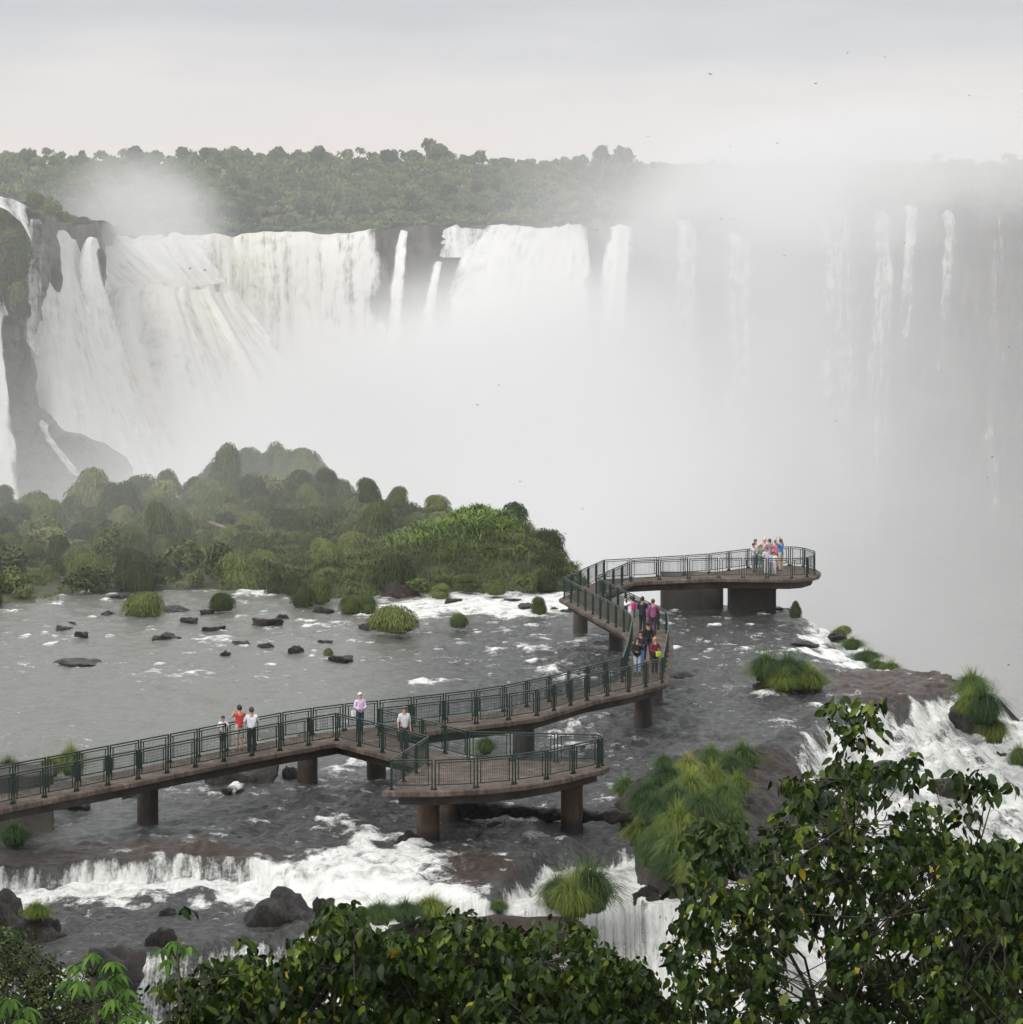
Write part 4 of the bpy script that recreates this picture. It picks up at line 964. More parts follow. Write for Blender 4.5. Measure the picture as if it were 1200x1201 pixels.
# soft far island seen through the spray, and rocks at the foot of the headland
def mound(name, pts, D, zb, label, mat, thick=14, seed=0, cat='rock', kind=None, amp=1.0):
    """Ridge with an uneven top: pts are photo pixels of its skyline at distance D."""
    pts = np.array([PD(x, y, D) for x, y in pts]); d = dense(pts, .5); kz = np.ones(9) / 9; d[4:-4, 2] = np.convolve(d[:, 2], kz, 'valid'); n = len(d); V = []
    for t in np.linspace(-1, 1, 61):
        k = math.sqrt(max(0, 1 - t * t)); z = zb + (d[:, 2] - zb) * k
        off = thick * t + 1.2 * fbm(d[:, 0] * .15, t * 3, seed, 4, 101)
        V.append(np.stack([d[:, 0], D + off, z + amp * k * (2.0 * fbm(d[:, 0] * .12, off * .12, seed, 5, 102) - 1.4 * np.abs(fbm(d[:, 0] * .3, off * .3, seed, 3, 103)))], 1))
    Q = np.array([(j * n + i, j * n + i + 1, (j + 1) * n + i + 1, (j + 1) * n + i) for j in range(60) for i in range(n - 1)])
    return tag(link(name, np_mesh(name, np.concatenate(V), Q), mat), label, cat, kind=kind)
HUMP = [(196, 660), (210, 610), (222, 585), (240, 570), (262, 552), (280, 540), (300, 534), (318, 536), (335, 540), (352, 538), (368, 546), (384, 566), (394, 600), (400, 660)]
mound('rock_island', HUMP, 340, -50, 'hazy hump of rock and scrub looming behind the thicket', M['soil'], amp=.2)
for k_ in range(22):
    t_ = 225 + k_ * 7.6; y_ = np.interp(t_, [q[0] for q in HUMP], [q[1] for q in HUMP])
    bush_px(t_, y_ + 16 + (k_ * 7) % 9, 30 + (k_ * 13) % 14, 24 + (k_ * 11) % 12, 339 - (k_ % 3) * 3, 'ghostly round bush on the hazy hump behind the thicket', (k_ * 3) % 5, group='bushes on the hazy hump')
# the headland's own wall: dark wet rock narrowing downwards, then sloping out into the gorge
EDGE = [(236, 40), (250, 58), (300, 54), (340, 52), (370, 42), (400, 28), (430, 32), (455, 38), (475, 48), (495, 66), (508, 92), (520, 122), (536, 146), (560, 158), (600, 170), (700, 200)]
ey = np.arange(236, 700, 2.2); ex = np.interp(ey, [e[0] for e in EDGE], [e[1] for e in EDGE]); nu = 110; V = []
for y, xr in zip(ey, ex):
    slope = max(0, (y - 470) * .22)
    for u in np.linspace(0, 1, nu):
        x = -110 + (xr + 110) * math.sin(u * math.pi / 2) if u < 1 else xr
        V.append(PD(x, y, 566 - slope + 26 * u ** 8))
V = np.array(V); ny = len(ey); X_, Y_, Z_ = V.T
dsp = 4.2 * fbm(X_ * .16, Z_ * .10, Y_ * .02, 5, 121) + 3.2 * np.abs(fbm(X_ * .35, Z_ * .22, 3, 4, 122)) + 1.1 * fbm(X_ * 1.1, Z_ * .8, 3, 3, 123)
V[:, 1] -= dsp; V[:, 0] += .5 * dsp * 0.6; V[:, 2] += .35 * fbm(X_ * .5, Z_ * .3, 9, 3, 124)
Q = np.array([(j * nu + i, (j + 1) * nu + i, (j + 1) * nu + i + 1, j * nu + i + 1) for j in range(ny - 1) for i in range(nu - 1)])
m, nt, out = new_mat('mossy_wet_rock'); bs = principled(nt, out, Roughness=.6); L = nt.links.new
n = pos_noise(nt, .22, 9, (1, 1, .5), .65); r = ramp(nt, n.outputs[0], [(.36, (.014, .012, .011)), (.48, (.045, .040, .034)), (.56, (.03, .045, .014)), (.7, (.075, .095, .03))])
L(r.outputs[0], bs.inputs['Base Color']); bump(nt, bs, pos_noise(nt, 1.2, 8, (1, 1, .6)).outputs[0], 1.0, .8); M['mossy'] = m
tag(link('cliff', np_mesh('headland_cliff', V, Q), M['mossy']), 'dark mossy headland wall running out into a rocky spur', 'cliff', kind='structure')
# moss and trees on the headland
def shag_row(pts, D, label, group):
    for k, (x, y, w, h) in enumerate(pts): bush_px(x, y, w, h, D, label, k % 5, group=group)
hrg = random.Random(3)
HB = [(46, 250, 30, 24), (62, 258, 30, 26), (74, 262, 20, 14)] + [(hrg.uniform(-14, 16 + 18 * hrg.random()), 268 + 120 * (k_ / 14), hrg.uniform(20, 34), hrg.uniform(24, 44)) for k_ in range(14)]
for k_, (x, y, w, h) in enumerate(HB): bush_px(x, y, w, h, 552, 'leafy green growth hanging on the mossy headland beside the chute', 5 + k_ % 4, group='green growth on the headland', name='leafy_bush')
lg = MB(); a_, b_ = P(246, 618, .9), P(278, 630, .9); lg.tube([a_ + [0, 0, .3], (a_ + b_) / 2 + [0, .3, .25], b_ + [0, 0, .2]], [.10, .14, .16], 8); tag(lg.build('log', M['pale_bark'], smooth=True), 'pale fallen trunk lying among the bushes of the thicket', 'log')
shag_row([(80, 264, 26, 12), (97, 262, 26, 8)], 664, 'thin dry scrub on the lip of the dark buttress', 'scrub on the buttress')

# tussocks by the near river
def tuss(x, y, w, h, label, z=0.0, k=0, group=None):
    c = P(x, y, z); s = c[1] / F
    o = bpy.data.objects.new('grass_tussock', TUS3[(k % 4) + 4 * ((k * 7 // 3) % 3)]); COL.objects.link(o); o.location = (c[0], c[1] + w * s * .25, z - .05)
    o.scale = (w * s / 1.65, w * s / 1.65, h * s / .62); o.rotation_euler = (0, 0, random.uniform(0, 6.28)); return tag(o, label, 'grass clump', group)
G_ = 'tussocks on the grassy rock island'
# islet beside the bridge, the grassy rock island and the banks
rock(925, 809, 82, 30, 'dark rock base of the grassy islet in the current', 0, 1)
for k, (x, y, w, h, z, lb) in enumerate(((900, 801, 44, 34, .35, 'tall round tussock at the upstream end of the dark islet'), (925, 800, 44, 32, .45, 'topmost tussock of the dark islet'), (920, 812, 34, 26, .1, 'low tussock hanging to the water on the dark islet'),
                                      (952, 810, 42, 28, .1, 'round tussock at the downstream end of the dark islet'), (940, 796, 34, 22, .4, 'small tussock behind the others on the dark islet'))): tuss(x, y, w, h, lb, z, k)
IP = [tuple(P(*q)[:2]) for q in ((720, 946), (738, 962), (748, 985), (756, 1004), (776, 1016), (800, 1022), (840, 1018), (885, 995), (930, 955), (948, 925), (938, 905), (905, 893), (850, 905), (790, 912), (745, 925))]
def ip_z(X, Y):
    dd = np.abs(seg_dist(X, Y, IP + [IP[0]])); return np.where(in_poly(X, Y, IP), (1 - np.exp(-dd * 1.5)) * (1.15 + .25 * fbm(X * .5, Y * .5, 0, 3, 111)) + .10 * fbm(X * 2, Y * 2, 0, 4, 112) - .35 * sstep(124, 119, Y), -.3 - 5 * np.minimum(dd, 2))
lo_, hi_ = np.array(IP).min(0) - .8, np.array(IP).max(0) + .8
gx, gy = np.meshgrid(np.linspace(lo_[0], hi_[0], 150), np.linspace(lo_[1], hi_[1], 190)); gz = ip_z(gx, gy) + .05 * np.round(3 * fbm(gx * .9, gy * .9, 0, 3, 113))
Q = np.array([(j * 150 + i, j * 150 + i + 1, (j + 1) * 150 + i + 1, (j + 1) * 150 + i) for j in range(189) for i in range(149)])
tag(link('rock_island', np_mesh('rock_island', np.stack([gx.ravel(), gy.ravel(), gz.ravel()], 1), Q), M['rock_brown']), 'craggy brown rock island under the crowd of tussocks', 'rock')
for k, (x, y, w, h) in enumerate(((766, 1018, 50, 46), (790, 1036, 62, 56), (818, 1044, 62, 56), (748, 992, 44, 36), (735, 935, 44, 26), (760, 945, 52, 32), (782, 925, 52, 32), (808, 912, 40, 30), (835, 905, 44, 34), (872, 904, 62, 36), (858, 908, 40, 26), (812, 940, 60, 38), (838, 930, 50, 34), (850, 950, 56, 38), (792, 955, 56, 40),
                                  (768, 968, 46, 40), (795, 985, 56, 44), (772, 1000, 44, 44), (796, 1014, 60, 46), (822, 965, 56, 40), (866, 935, 44, 30), (830, 990, 54, 40), (750, 955, 40, 30), (778, 1010, 44, 36), (780, 905, 34, 22), (815, 925, 40, 26), (860, 970, 46, 30), (842, 1004, 50, 38))):
    c = P(x, y, .6 if y < 1010 else -.1); zz = float(ip_z(np.array(c[0]), np.array(c[1]))); tuss(x, y, w * .78, h * .9, 'arching grass tussock crowded on the brown rock island', max(zz, 0), k, G_)
rock(745, 968, 40, 22, 'black rock at the water line of the grassy rock island', -.1, 0)
tuss(655, 1066, 50, 40, 'left hand tussock, the smaller of the two on the ledge above the chute'.replace('left hand ', 'lower '), -.8, 1); tuss(692, 1072, 76, 56, 'big windblown tussock on the ledge above the chute', -.8, 4)
tuss(672, 1078, 50, 50, 'darker tussock squeezed between its two neighbours on the ledge', -.85, 3)
tuss(585, 1068, 22, 12, 'tiny green tuft on the red brown ledge', -.6, 0)
for k, (x, y, lb) in enumerate(((445, 1085, 'dry yellowish grass at the near end of the brown ledge'), (475, 1082, 'yellow green grass fringe on the brown ledge'), (505, 1078, 'dry grass fringe farther along the brown ledge'))): tuss(x, y, 46, 26, lb, -.6, k)
tuss(570, 884, 26, 20, 'small tuft in the river behind the observation platform', 0, 0)
tuss(15, 993, 44, 28, 'dark tussock in the shallows near the concrete abutment', 0, 1)
tuss(82, 910, 34, 36, 'bushy tussock rising behind the walkway railing', .2, 2); tuss(56, 912, 34, 24, 'lower tussock behind the walkway railing', .2, 3); tuss(8, 915, 44, 26, 'broad tussock behind the near end of the railing', .2, 1)
tuss(42, 1078, 34, 20, 'green grass cap on the bank rock of the lower pool', -.3, 2)
tuss(282, 896, 18, 8, 'tiny plant on the shaded rock under the walkway', .5, 0)
# the fringe of the side cascades
for k, (x, y, w, h, z, lb) in enumerate(((1000, 762, 30, 14, -.5, 'long low tussock on the far lip of the small side cascade'), (1018, 776, 36, 14, -.9, 'tussock farther down the far lip of the small side cascade'), (1046, 794, 24, 20, -.9, 'round tussock ending the small side cascade'),
                                         (985, 748, 20, 12, -.2, 'tussock at the very top of the small side cascade'), (1030, 786, 26, 12, -1.1, 'little tussock before the round one at the small side cascade'))): tuss(x, y, w, h, lb, z, k)
rock(1142, 836, 46, 30, 'dark rock on the brink at the top of the great cascade', -.6, 2); rock(1180, 900, 36, 30, 'dark rocks down the outer rim of the great cascade', -3.2, 0, name='crag')
for k, (x, y, w, h, z, lb) in enumerate(((1142, 822, 44, 34, .2, 'round tussock crowning the brink rock'), (1158, 850, 48, 44, -.3, 'long hanging tussock on the outer side of the brink rock'), (1138, 840, 34, 30, 0, 'small tussock on the near side of the brink rock'),
                                         (1168, 872, 36, 34, -1.2, 'dark tussock low on the outer rim of the great cascade'), (1196, 900, 26, 26, -3, 'pale green tuft lowest on the outer rim of the great cascade'))): tuss(x, y, w, h, lb, z, k)

# the stranded log
lg = MB(); a, b_ = P(535, 960, 0), P(762, 966, 0); cc = []
for k in range(25):
    t = k / 24; p = a + (b_ - a) * t + np.array([0, .4 * math.sin(t * 5), .26 + .20 * (t < .12) + .05 * math.sin(t * 9)]); cc.append(p)
lg.tube(cc, [.22 + .30 * math.exp(-((k - 2) / 2.2) ** 2) + .06 * math.sin(k * 1.7) for k in range(25)], 12)
lo = lg.build('log', M['rock'], smooth=True); md = lo.modifiers.new('s', 'SUBSURF'); md.levels = md.render_levels = 2
tx = bpy.data.textures.new('log_rough', 'CLOUDS'); tx.noise_scale = .35; md = lo.modifiers.new('d', 'DISPLACE'); md.texture = tx; md.strength = .22; md.texture_coords = 'GLOBAL'
tag(lo, 'long black waterlogged tree trunk lying across the current behind the platform pillars', 'log')
# ------------------------------------------------------------------ people
def plain(name, col, rough=.8):
    m, nt, out = new_mat(name); bs = principled(nt, out, Roughness=rough)
    n = pos_noise(nt, 14, 4); r = ramp(nt, n.outputs[0], [(.3, tuple(c * .8 for c in col)), (.7, tuple(min(1, c * 1.15) for c in col))])
    nt.links.new(r.outputs[0], bs.inputs['Base Color']); return m
CM = {}
def cmat(col, kind='cloth'):
    k = (kind, col)
    if k not in CM: CM[k] = plain(kind, col, .85 if kind == 'cloth' else .6)
    return CM[k]
SKIN = [(.46, .27, .19), (.36, .20, .13), (.52, .33, .25)]
DG = bpy.context.evaluated_depsgraph_get
def person(x, yfoot, h, label, face=0.0, shirt=(.8, .8, .8), legs=(.03, .03, .035), hair=(.02, .015, .012), arms=('down', 'down'), skin=0, sleeves=.5, shorts=False, longhair=False, jacket=False, bulk=1.0, extra=(), group=None, stride=.0, bend=.0):
    """face: heading in degrees, 0 looks at the viewer, 180 looks away."""
    c = P(x, yfoot, DZ); root = empty('person', c, math.radians(face)); root.scale = (h / 1.72,) * 3
    tag(root, label, 'person', group)
    J = {'pel': (0, 0, .95), 'waist': (0, 0, 1.10), 'chest': (0, -.01 - bend, 1.29), 'neck': (0, -bend * 1.3, 1.46), 'h0': (0, -.02 - bend * 1.5, 1.555), 'h1': (0, -.005 - bend * 1.6, 1.65)}
    R = {'pel': (.145 * bulk, .115 * bulk), 'waist': (.125 * bulk, .10 * bulk), 'chest': (.15 * bulk, .11 * bulk), 'neck': (.055, .055), 'h0': (.075, .088), 'h1': (.082, .095)}
    E = [('pel', 'waist'), ('waist', 'chest'), ('chest', 'neck'), ('neck', 'h0'), ('h0', 'h1')]
    hands = []
    for s, nm, ar in ((-1, 'l', arms[0]), (1, 'r', arms[1])):
        y0 = -bend * 1.1
        J['sh' + nm] = (s * .175, y0, 1.40); R['sh' + nm] = (.058, .058)
        if ar == 'down': el, wr, ha = (s * .235, y0 + .03, 1.12), (s * .245, y0 - .04, .88), (s * .24, y0 - .07, .80)
        elif ar == 'rail': el, wr, ha = (s * .26, y0 - .10, 1.16), (s * .17, y0 - .32, 1.10), (s * .14, y0 - .39, 1.10)
        elif ar == 'clasp': el, wr, ha = (s * .25, y0 - .04, 1.14), (s * .10, y0 - .22, 1.08), (s * .03, y0 - .25, 1.08)
        elif ar == 'photo': el, wr, ha = (s * .24, y0 - .18, 1.27), (s * .12, y0 - .30, 1.48), (s * .06, y0 - .32, 1.55)
        elif ar == 'up': el, wr, ha = (s * .26, y0 - .10, 1.52), (s * .17, y0 - .16, 1.74), (s * .13, y0 - .18, 1.81)
        else: el, wr, ha = (s * .25, y0 - .12, 1.17), (s * .12, y0 - .20, 1.38), (s * .06, y0 - .20, 1.45)
        J['el' + nm], J['wr' + nm], J['ha' + nm] = el, wr, ha; R['el' + nm] = (.043, .043); R['wr' + nm] = (.028, .028); R['ha' + nm] = (.036, .026)
        E += [('chest', 'sh' + nm), ('sh' + nm, 'el' + nm), ('el' + nm, 'wr' + nm), ('wr' + nm, 'ha' + nm)]; hands.append((np.array(wr), np.array(ha), s))
        st = stride * s
        J['hi' + nm] = (s * .088, 0, .90); J['kn' + nm] = (s * .095, -.02 - st * .5, .50); J['an' + nm] = (s * .10, .02 - st, .09); J['to' + nm] = (s * .115, -.15 - st, .035)
        R['hi' + nm] = (.092, .095); R['kn' + nm] = (.06, .06); R['an' + nm] = (.04, .045); R['to' + nm] = (.042, .03)
        E += [('pel', 'hi' + nm), ('hi' + nm, 'kn' + nm), ('kn' + nm, 'an' + nm), ('an' + nm, 'to' + nm)]
    names = list(J); me = bpy.data.meshes.new('body'); me.from_pydata([J[n_] for n_ in names], [(names.index(a), names.index(b)) for a, b in E], [])
    o = bpy.data.objects.new('body', me); COL.objects.link(o)
    md = o.modifiers.new('skin', 'SKIN'); md.use_smooth_shade = True
    sv = me.skin_vertices[0].data
    for i, n_ in enumerate(names): sv[i].radius = R[n_]; sv[i].use_root = (n_ == 'pel')
    md = o.modifiers.new('sub', 'SUBSURF'); md.levels = md.render_levels = 2
    ev = bpy.data.meshes.new_from_object(o.evaluated_get(DG())); bpy.data.objects.remove(o)
    nv = len(ev.vertices); co = np.empty(nv * 3, np.float32); ev.vertices.foreach_get('co', co); co = co.reshape(-1, 3)
    polys = [tuple(p.vertices) for p in ev.polygons]; cen = np.array([co[list(p)].mean(0) for p in polys])
    # which limb each face belongs to
    best = np.full(len(cen), 1e9); who = np.zeros(len(cen), int); tt_ = np.zeros(len(cen))
    for k, (a, b) in enumerate(E):
        A, B = np.array(J[a]), np.array(J[b]); d = B - A; t = np.clip(((cen - A) @ d) / (d @ d), 0, 1)
        ds = np.linalg.norm(cen - A - t[:, None] * d, axis=1); mk = ds < best; best[mk] = ds[mk]; who[mk] = k; tt_[mk] = t[mk]
    mi = np.zeros(len(cen), int)                       # 0 skin 1 shirt 2 legs 3 shoes
    for k, (a, b) in enumerate(E):
        mk = who == k
        if a in ('pel', 'waist') and b in ('waist', 'chest'): mi[mk] = 1
        if b == 'neck': mi[mk] = np.where(tt_[mk] < .55, 1, 0)
        if b[:2] == 'sh': mi[mk] = 1
        if a[:2] == 'sh': mi[mk] = np.where(tt_[mk] < sleeves * 2, 1, 0)
        if a[:2] == 'el': mi[mk] = np.where(tt_[mk] < sleeves * 2 - 1, 1, 0)
        if b[:2] == 'hi' or a[:2] == 'hi': mi[mk] = 2
        if a[:2] == 'kn': mi[mk] = 0 if shorts else 2
        if b[:2] == 'to': mi[mk] = 3
    mi[(cen[:, 2] < .97) & (cen[:, 2] > .86) & (mi == 1) & (np.abs(cen[:, 0]) < .17)] = 2
    # body with fingers
    Vb = [co]; Fb = list(polys); Mb = list(mi); off = nv
    for wr, ha, s in hands:
        d = ha - wr; d /= np.linalg.norm(d); side = np.cross(d, [0, 0, 1.0]); side = side / (np.linalg.norm(side) + 1e-6) if np.linalg.norm(side) > .2 else np.array([0, 1.0, 0]); dn = np.cross(side, d)
        for q, ln in enumerate((.062, .072, .066, .05)):
            r0 = ha + side * (q - 1.5) * .018; b = MB(); b.tube([r0 - d * .01, r0 + d * ln * .55 - dn * .006, r0 + d * ln * .9 - dn * .025], [.009, .0085, .007], 6)
            v_ = np.concatenate(b.v); Vb.append(v_); Fb += [tuple(i + off for i in f) for f in b.f]; Mb += [0] * len(b.f); off += len(v_)
        b = MB(); r0 = wr + d * .04; b.tube([r0, r0 - side * .035 + d * .03, r0 - side * .04 + d * .062], [.011, .0095, .008], 6)
        v_ = np.concatenate(b.v); Vb.append(v_); Fb += [tuple(i + off for i in f) for f in b.f]; Mb += [0] * len(b.f); off += len(v_)
    # nose and ears are part of the body
    hx, hy, hz_ = J['h0']; hc = np.array([0, hy, 1.60])
    for p_, r_ in (((0, hc[1] - .092, hc[2] - .01), .014), ((-.078, hc[1] + .005, hc[2]), .018), ((.078, hc[1] + .005, hc[2]), .018)):
        b = MB(); p_ = np.array(p_); b.tube([p_ - [0, 0, r_ * 1.3], p_, p_ + [0, 0, r_ * 1.2]], [r_ * .6, r_, r_ * .4], 6)
        v_ = np.concatenate(b.v); Vb.append(v_); Fb += [tuple(i + off for i in f) for f in b.f]; Mb += [0] * len(b.f); off += len(v_)
    bm_ = bpy.data.meshes.new('body'); bm_.from_pydata(np.concatenate(Vb).tolist(), [], Fb)
    for mt in (cmat(SKIN[skin], 'skin'), cmat(shirt), cmat(legs), cmat((.05, .045, .045), 'shoe')): bm_.materials.append(mt)
    bm_.polygons.foreach_set('material_index', Mb); bm_.polygons.foreach_set('use_smooth', [True] * len(Fb)); bm_.update()
    link('body', bm_, None, root)
    # loose clothes over the body
    nrm = np.empty(nv * 3, np.float32); ev.vertices.foreach_get('normal', nrm); nrm = nrm.reshape(-1, 3)
    for idx_, nm, puff in ((1, 'jacket' if jacket else 'shirt', .028 if jacket else .016), (2, 'shorts' if shorts else 'trousers', .014)):
        fs_ = [polys[i] for i in np.nonzero(mi == idx_)[0]]; us = sorted({v for f in fs_ for v in f}); mp_ = {v: i for i, v in enumerate(us)}
        pv = co[us] + nrm[us] * puff
        if idx_ == 1: low = pv[:, 2] < 1.06; pv[low & (np.abs(pv[:, 0]) < .2), 2] -= .05 if not jacket else .12
        mm = bpy.data.meshes.new(nm); mm.from_pydata(pv.tolist(), [], [tuple(mp_[v] for v in f) for f in fs_]); mm.polygons.foreach_set('use_smooth', [True] * len(fs_)); mm.update()
        q = link(nm, mm, cmat(shirt if idx_ == 1 else legs), root); sd_ = q.modifiers.new('cloth', 'SOLIDIFY'); sd_.thickness = .006
    bpy.data.meshes.remove(ev)
    # hair: a cap round the skull, open at the face
    if hair:
        uu, vv = np.meshgrid(np.linspace(0, 2 * np.pi, 21)[:-1], np.linspace(.02, 1, 9)); V_ = []
        for u_, v_ in zip(uu.ravel(), vv.ravel()):
            back = (1 + math.sin(u_)) / 2                # +y is the back of the head
            th = v_ * (1.15 + 1.0 * back)
            p_ = np.array([math.cos(u_) * math.sin(th) * .095, math.sin(u_) * math.sin(th) * .112, math.cos(th) * .125])
            if longhair and v_ > .6: p_[2] -= .20 * back * (v_ - .6) / .4
            V_.append(p_ + [0, hc[1] + .008, hc[2] + .025])
        V_ = np.array(V_); V_ += .006 * noise3(V_[:, 0] * 40, V_[:, 1] * 40, V_[:, 2] * 40, 5)[:, None]
        F_ = [(j * 20 + i, (j + 1) * 20 + i, (j + 1) * 20 + (i + 1) % 20, j * 20 + (i + 1) % 20) for j in range(8) for i in range(20)]
        mm = bpy.data.meshes.new('hair'); mm.from_pydata(V_.tolist(), [], F_); mm.polygons.foreach_set('use_smooth', [True] * len(F_)); mm.update()
        q = link('hair', mm, cmat(hair, 'hair_tone'), root); sd_ = q.modifiers.new('s', 'SOLIDIFY'); sd_.thickness = .02; sd_.offset = -.5
    e = MB()
    for s in (-1, 1): e.box((s * .032, hc[1] - .089, hc[2] + .008), (.018, .008, .008)); e.box((s * .032, hc[1] - .089, hc[2] + .026), (.026, .008, .005))
    e.box((0, hc[1] - .086, hc[2] - .045), (.036, .008, .006)); e.build('face', cmat((.06, .03, .025), 'feature'), root)
    root_w = (c, h)
    for kind, col, off3, sz in extra:                    # bags and phones are things of their own, worn or held
        b = MB(); b.box((0, 0, 0), sz); q = b.build(kind, cmat(col), None); bv = q.modifiers.new('b', 'BEVEL'); bv.width = min(sz) * .35; bv.segments = 3
        if kind in ('backpack', 'handbag'):
            st = MB()
            for s in ((-1, 1) if kind == 'backpack' else (0,)):
                if kind == 'backpack': st.tube([(s * sz[0] * .3, -sz[1] * .4, sz[2] * .45), (s * sz[0] * .32, -sz[1] - .12, sz[2] * .62), (s * sz[0] * .33, -sz[1] - .17, 0), (s * sz[0] * .3, -sz[1] * .4, -sz[2] * .4)], .014, 6)
                else: st.tube([(-sz[0] * .3, 0, sz[2] * .45), (0, 0, sz[2] * 1.1), (sz[0] * .3, 0, sz[2] * .45)], .012, 6)
            st.build('strap', cmat(tuple(v * .7 for v in col)), q, True)
        rz = math.radians(face); k_ = h / 1.72; ox, oy, oz = off3
        q.location = (c[0] + k_ * (ox * math.cos(rz) - oy * math.sin(rz)), c[1] + k_ * (ox * math.sin(rz) + oy * math.cos(rz)), DZ + k_ * oz); q.rotation_euler = (0, 0, rz); q.scale = (k_,) * 3
        lab = {'backpack': 'magenta backpack on the person in white photographing from the bridge', 'handbag': 'bag carried by ' + label, 'phone': 'dark phone held up by ' + label}[kind]
        lab = ' '.join(lab.split()[:16]); tag(q, lab, kind)
    return root
WH = (.74, .74, .76)
person(261.5, 881, 1.34, 'child in white T-shirt raising a hand to the face', 15, WH, (.05, .05, .06), (.05, .025, .015), ('down', 'face'), 0, shorts=True)
person(281, 881, 1.74, 'dark haired person in red tank top and pale shorts', 200, (.48, .05, .045), (.45, .42, .36), (.012, .01, .01), ('photo', 'photo'), 0, sleeves=.12, shorts=True)
person(295, 883, 1.72, 'stocky man in pale blue shirt and black trousers turned away', 190, (.62, .66, .72), (.015, .015, .018), (.04, .025, .02), ('rail', 'rail'), 0, bulk=1.15)
person(422, 861, 1.62, 'white haired woman in lilac shirt with hands clasped', 25, (.66, .52, .70), (.025, .04, .09), (.75, .72, .66), ('clasp', 'clasp'), 2, sleeves=.95, bulk=1.05, extra=(('handbag', (.72, .72, .70), (-.24, .05, .86), (.24, .12, .26)),))
person(474, 881, 1.70, 'balding man in grey polo shirt on the ramp', 20, (.55, .57, .62), (.03, .035, .06), (.10, .08, .07), ('down', 'down'), 0, bulk=1.15)
person(740, 739, 1.62, 'woman in white photographing over the bridge rail', 235, (.74, .72, .76), (.62, .60, .62), (.05, .03, .02), ('photo', 'photo'), 2, sleeves=.9, extra=(('backpack', (.50, .02, .18), (0, .19, 1.22), (.28, .16, .36)),))
person(753.5, 743, 1.74, 'person in dark navy coat leaning on the bridge rail', 150, (.012, .018, .03), (.02, .02, .025), (.02, .015, .012), ('rail', 'rail'), 1, sleeves=1, jacket=True)
person(766, 745, 1.70, 'person in purple and magenta jacket beside the navy coat', 175, (.24, .07, .17), (.05, .03, .06), (.05, .03, .02), ('rail', 'down'), 0, sleeves=1, jacket=True)
person(760, 775, 1.76, 'tall man all in black walking up the bridge', 200, (.008, .008, .01), (.012, .012, .014), (.015, .012, .01), ('down', 'down'), 1, sleeves=.6, stride=.14, bulk=1.1)
person(751.5, 785, 1.70, 'dark haired young man in navy top behind the woman with jeans', 10, (.015, .02, .035), (.08, .14, .30), (.015, .012, .01), ('down', 'clasp'), 1, sleeves=1)
person(747.5, 791, 1.62, 'woman in black jacket and pale jeans looking at her phone', 5, (.015, .015, .018), (.38, .46, .56), (.02, .012, .01), ('clasp', 'face'), 0, sleeves=1, jacket=True, longhair=True, extra=(('phone', (.03, .03, .03), (.03, -.30, 1.42), (.07, .012, .14)),))
person(768, 791, 1.62, 'long haired blonde woman in maroon jacket', 30, (.13, .015, .035), (.02, .02, .025), (.42, .25, .12), ('clasp', 'clasp'), 2, sleeves=1, jacket=True, longhair=True, extra=(('handbag', (.45, .60, .05), (.02, -.30, .98), (.26, .12, .24)),))
far = [(886, 668, 1.66, 'man in white shirt at the rear of the crowd on the far platform', 30, WH, (.05, .05, .06), (.10, .06, .04), ('down', 'down')), (884, 671, 1.58, 'dark haired woman in pale grey at the edge of the far crowd', 60, (.55, .55, .60), (.20, .20, .24), (.02, .015, .012), ('photo', 'photo')),
       (892.5, 672, 1.55, 'woman in green top crouched among the far crowd', 20, (.10, .26, .16), (.12, .20, .18), (.25, .14, .08), ('clasp', 'clasp')), (897, 667, 1.72, 'person in pinkish white with a pale cap on the far platform', 170, (.66, .50, .48), (.45, .42, .40), (.62, .55, .45), ('photo', 'photo')),
       (903, 668, 1.68, 'person in grey purple top in the middle of the far crowd', 190, (.30, .24, .32), (.10, .10, .14), (.05, .04, .04), ('down', 'rail')), (899, 674, 1.50, 'person in light grey dress in front of the far crowd', 15, (.55, .56, .62), (.50, .50, .55), (.18, .10, .06), ('clasp', 'down')),
       (904, 675, 1.34, 'child in lavender on the far platform', 10, (.48, .46, .62), (.20, .20, .26), (.25, .15, .08), ('down', 'down')), (908, 675, 1.30, 'smallest child all in white on the far platform', 340, (.74, .74, .74), (.60, .60, .60), (.14, .08, .05), ('down', 'down')),
       (910, 668, 1.62, 'woman in hot pink top on the far platform', 200, (.66, .18, .28), (.30, .12, .16), (.10, .05, .03), ('photo', 'photo')), (916, 670, 1.76, 'tall man in bright blue shirt and khaki trousers holding a camera up', 230, (.03, .20, .48), (.50, .42, .32), (.08, .05, .04), ('up', 'up'))]
for (x, y, h, lb, fc_, sh, lg_, hr, am) in far: person(x, y, h, lb, fc_, sh, lg_, hr, am, 0, sleeves=.5, group='crowd on the far platform')

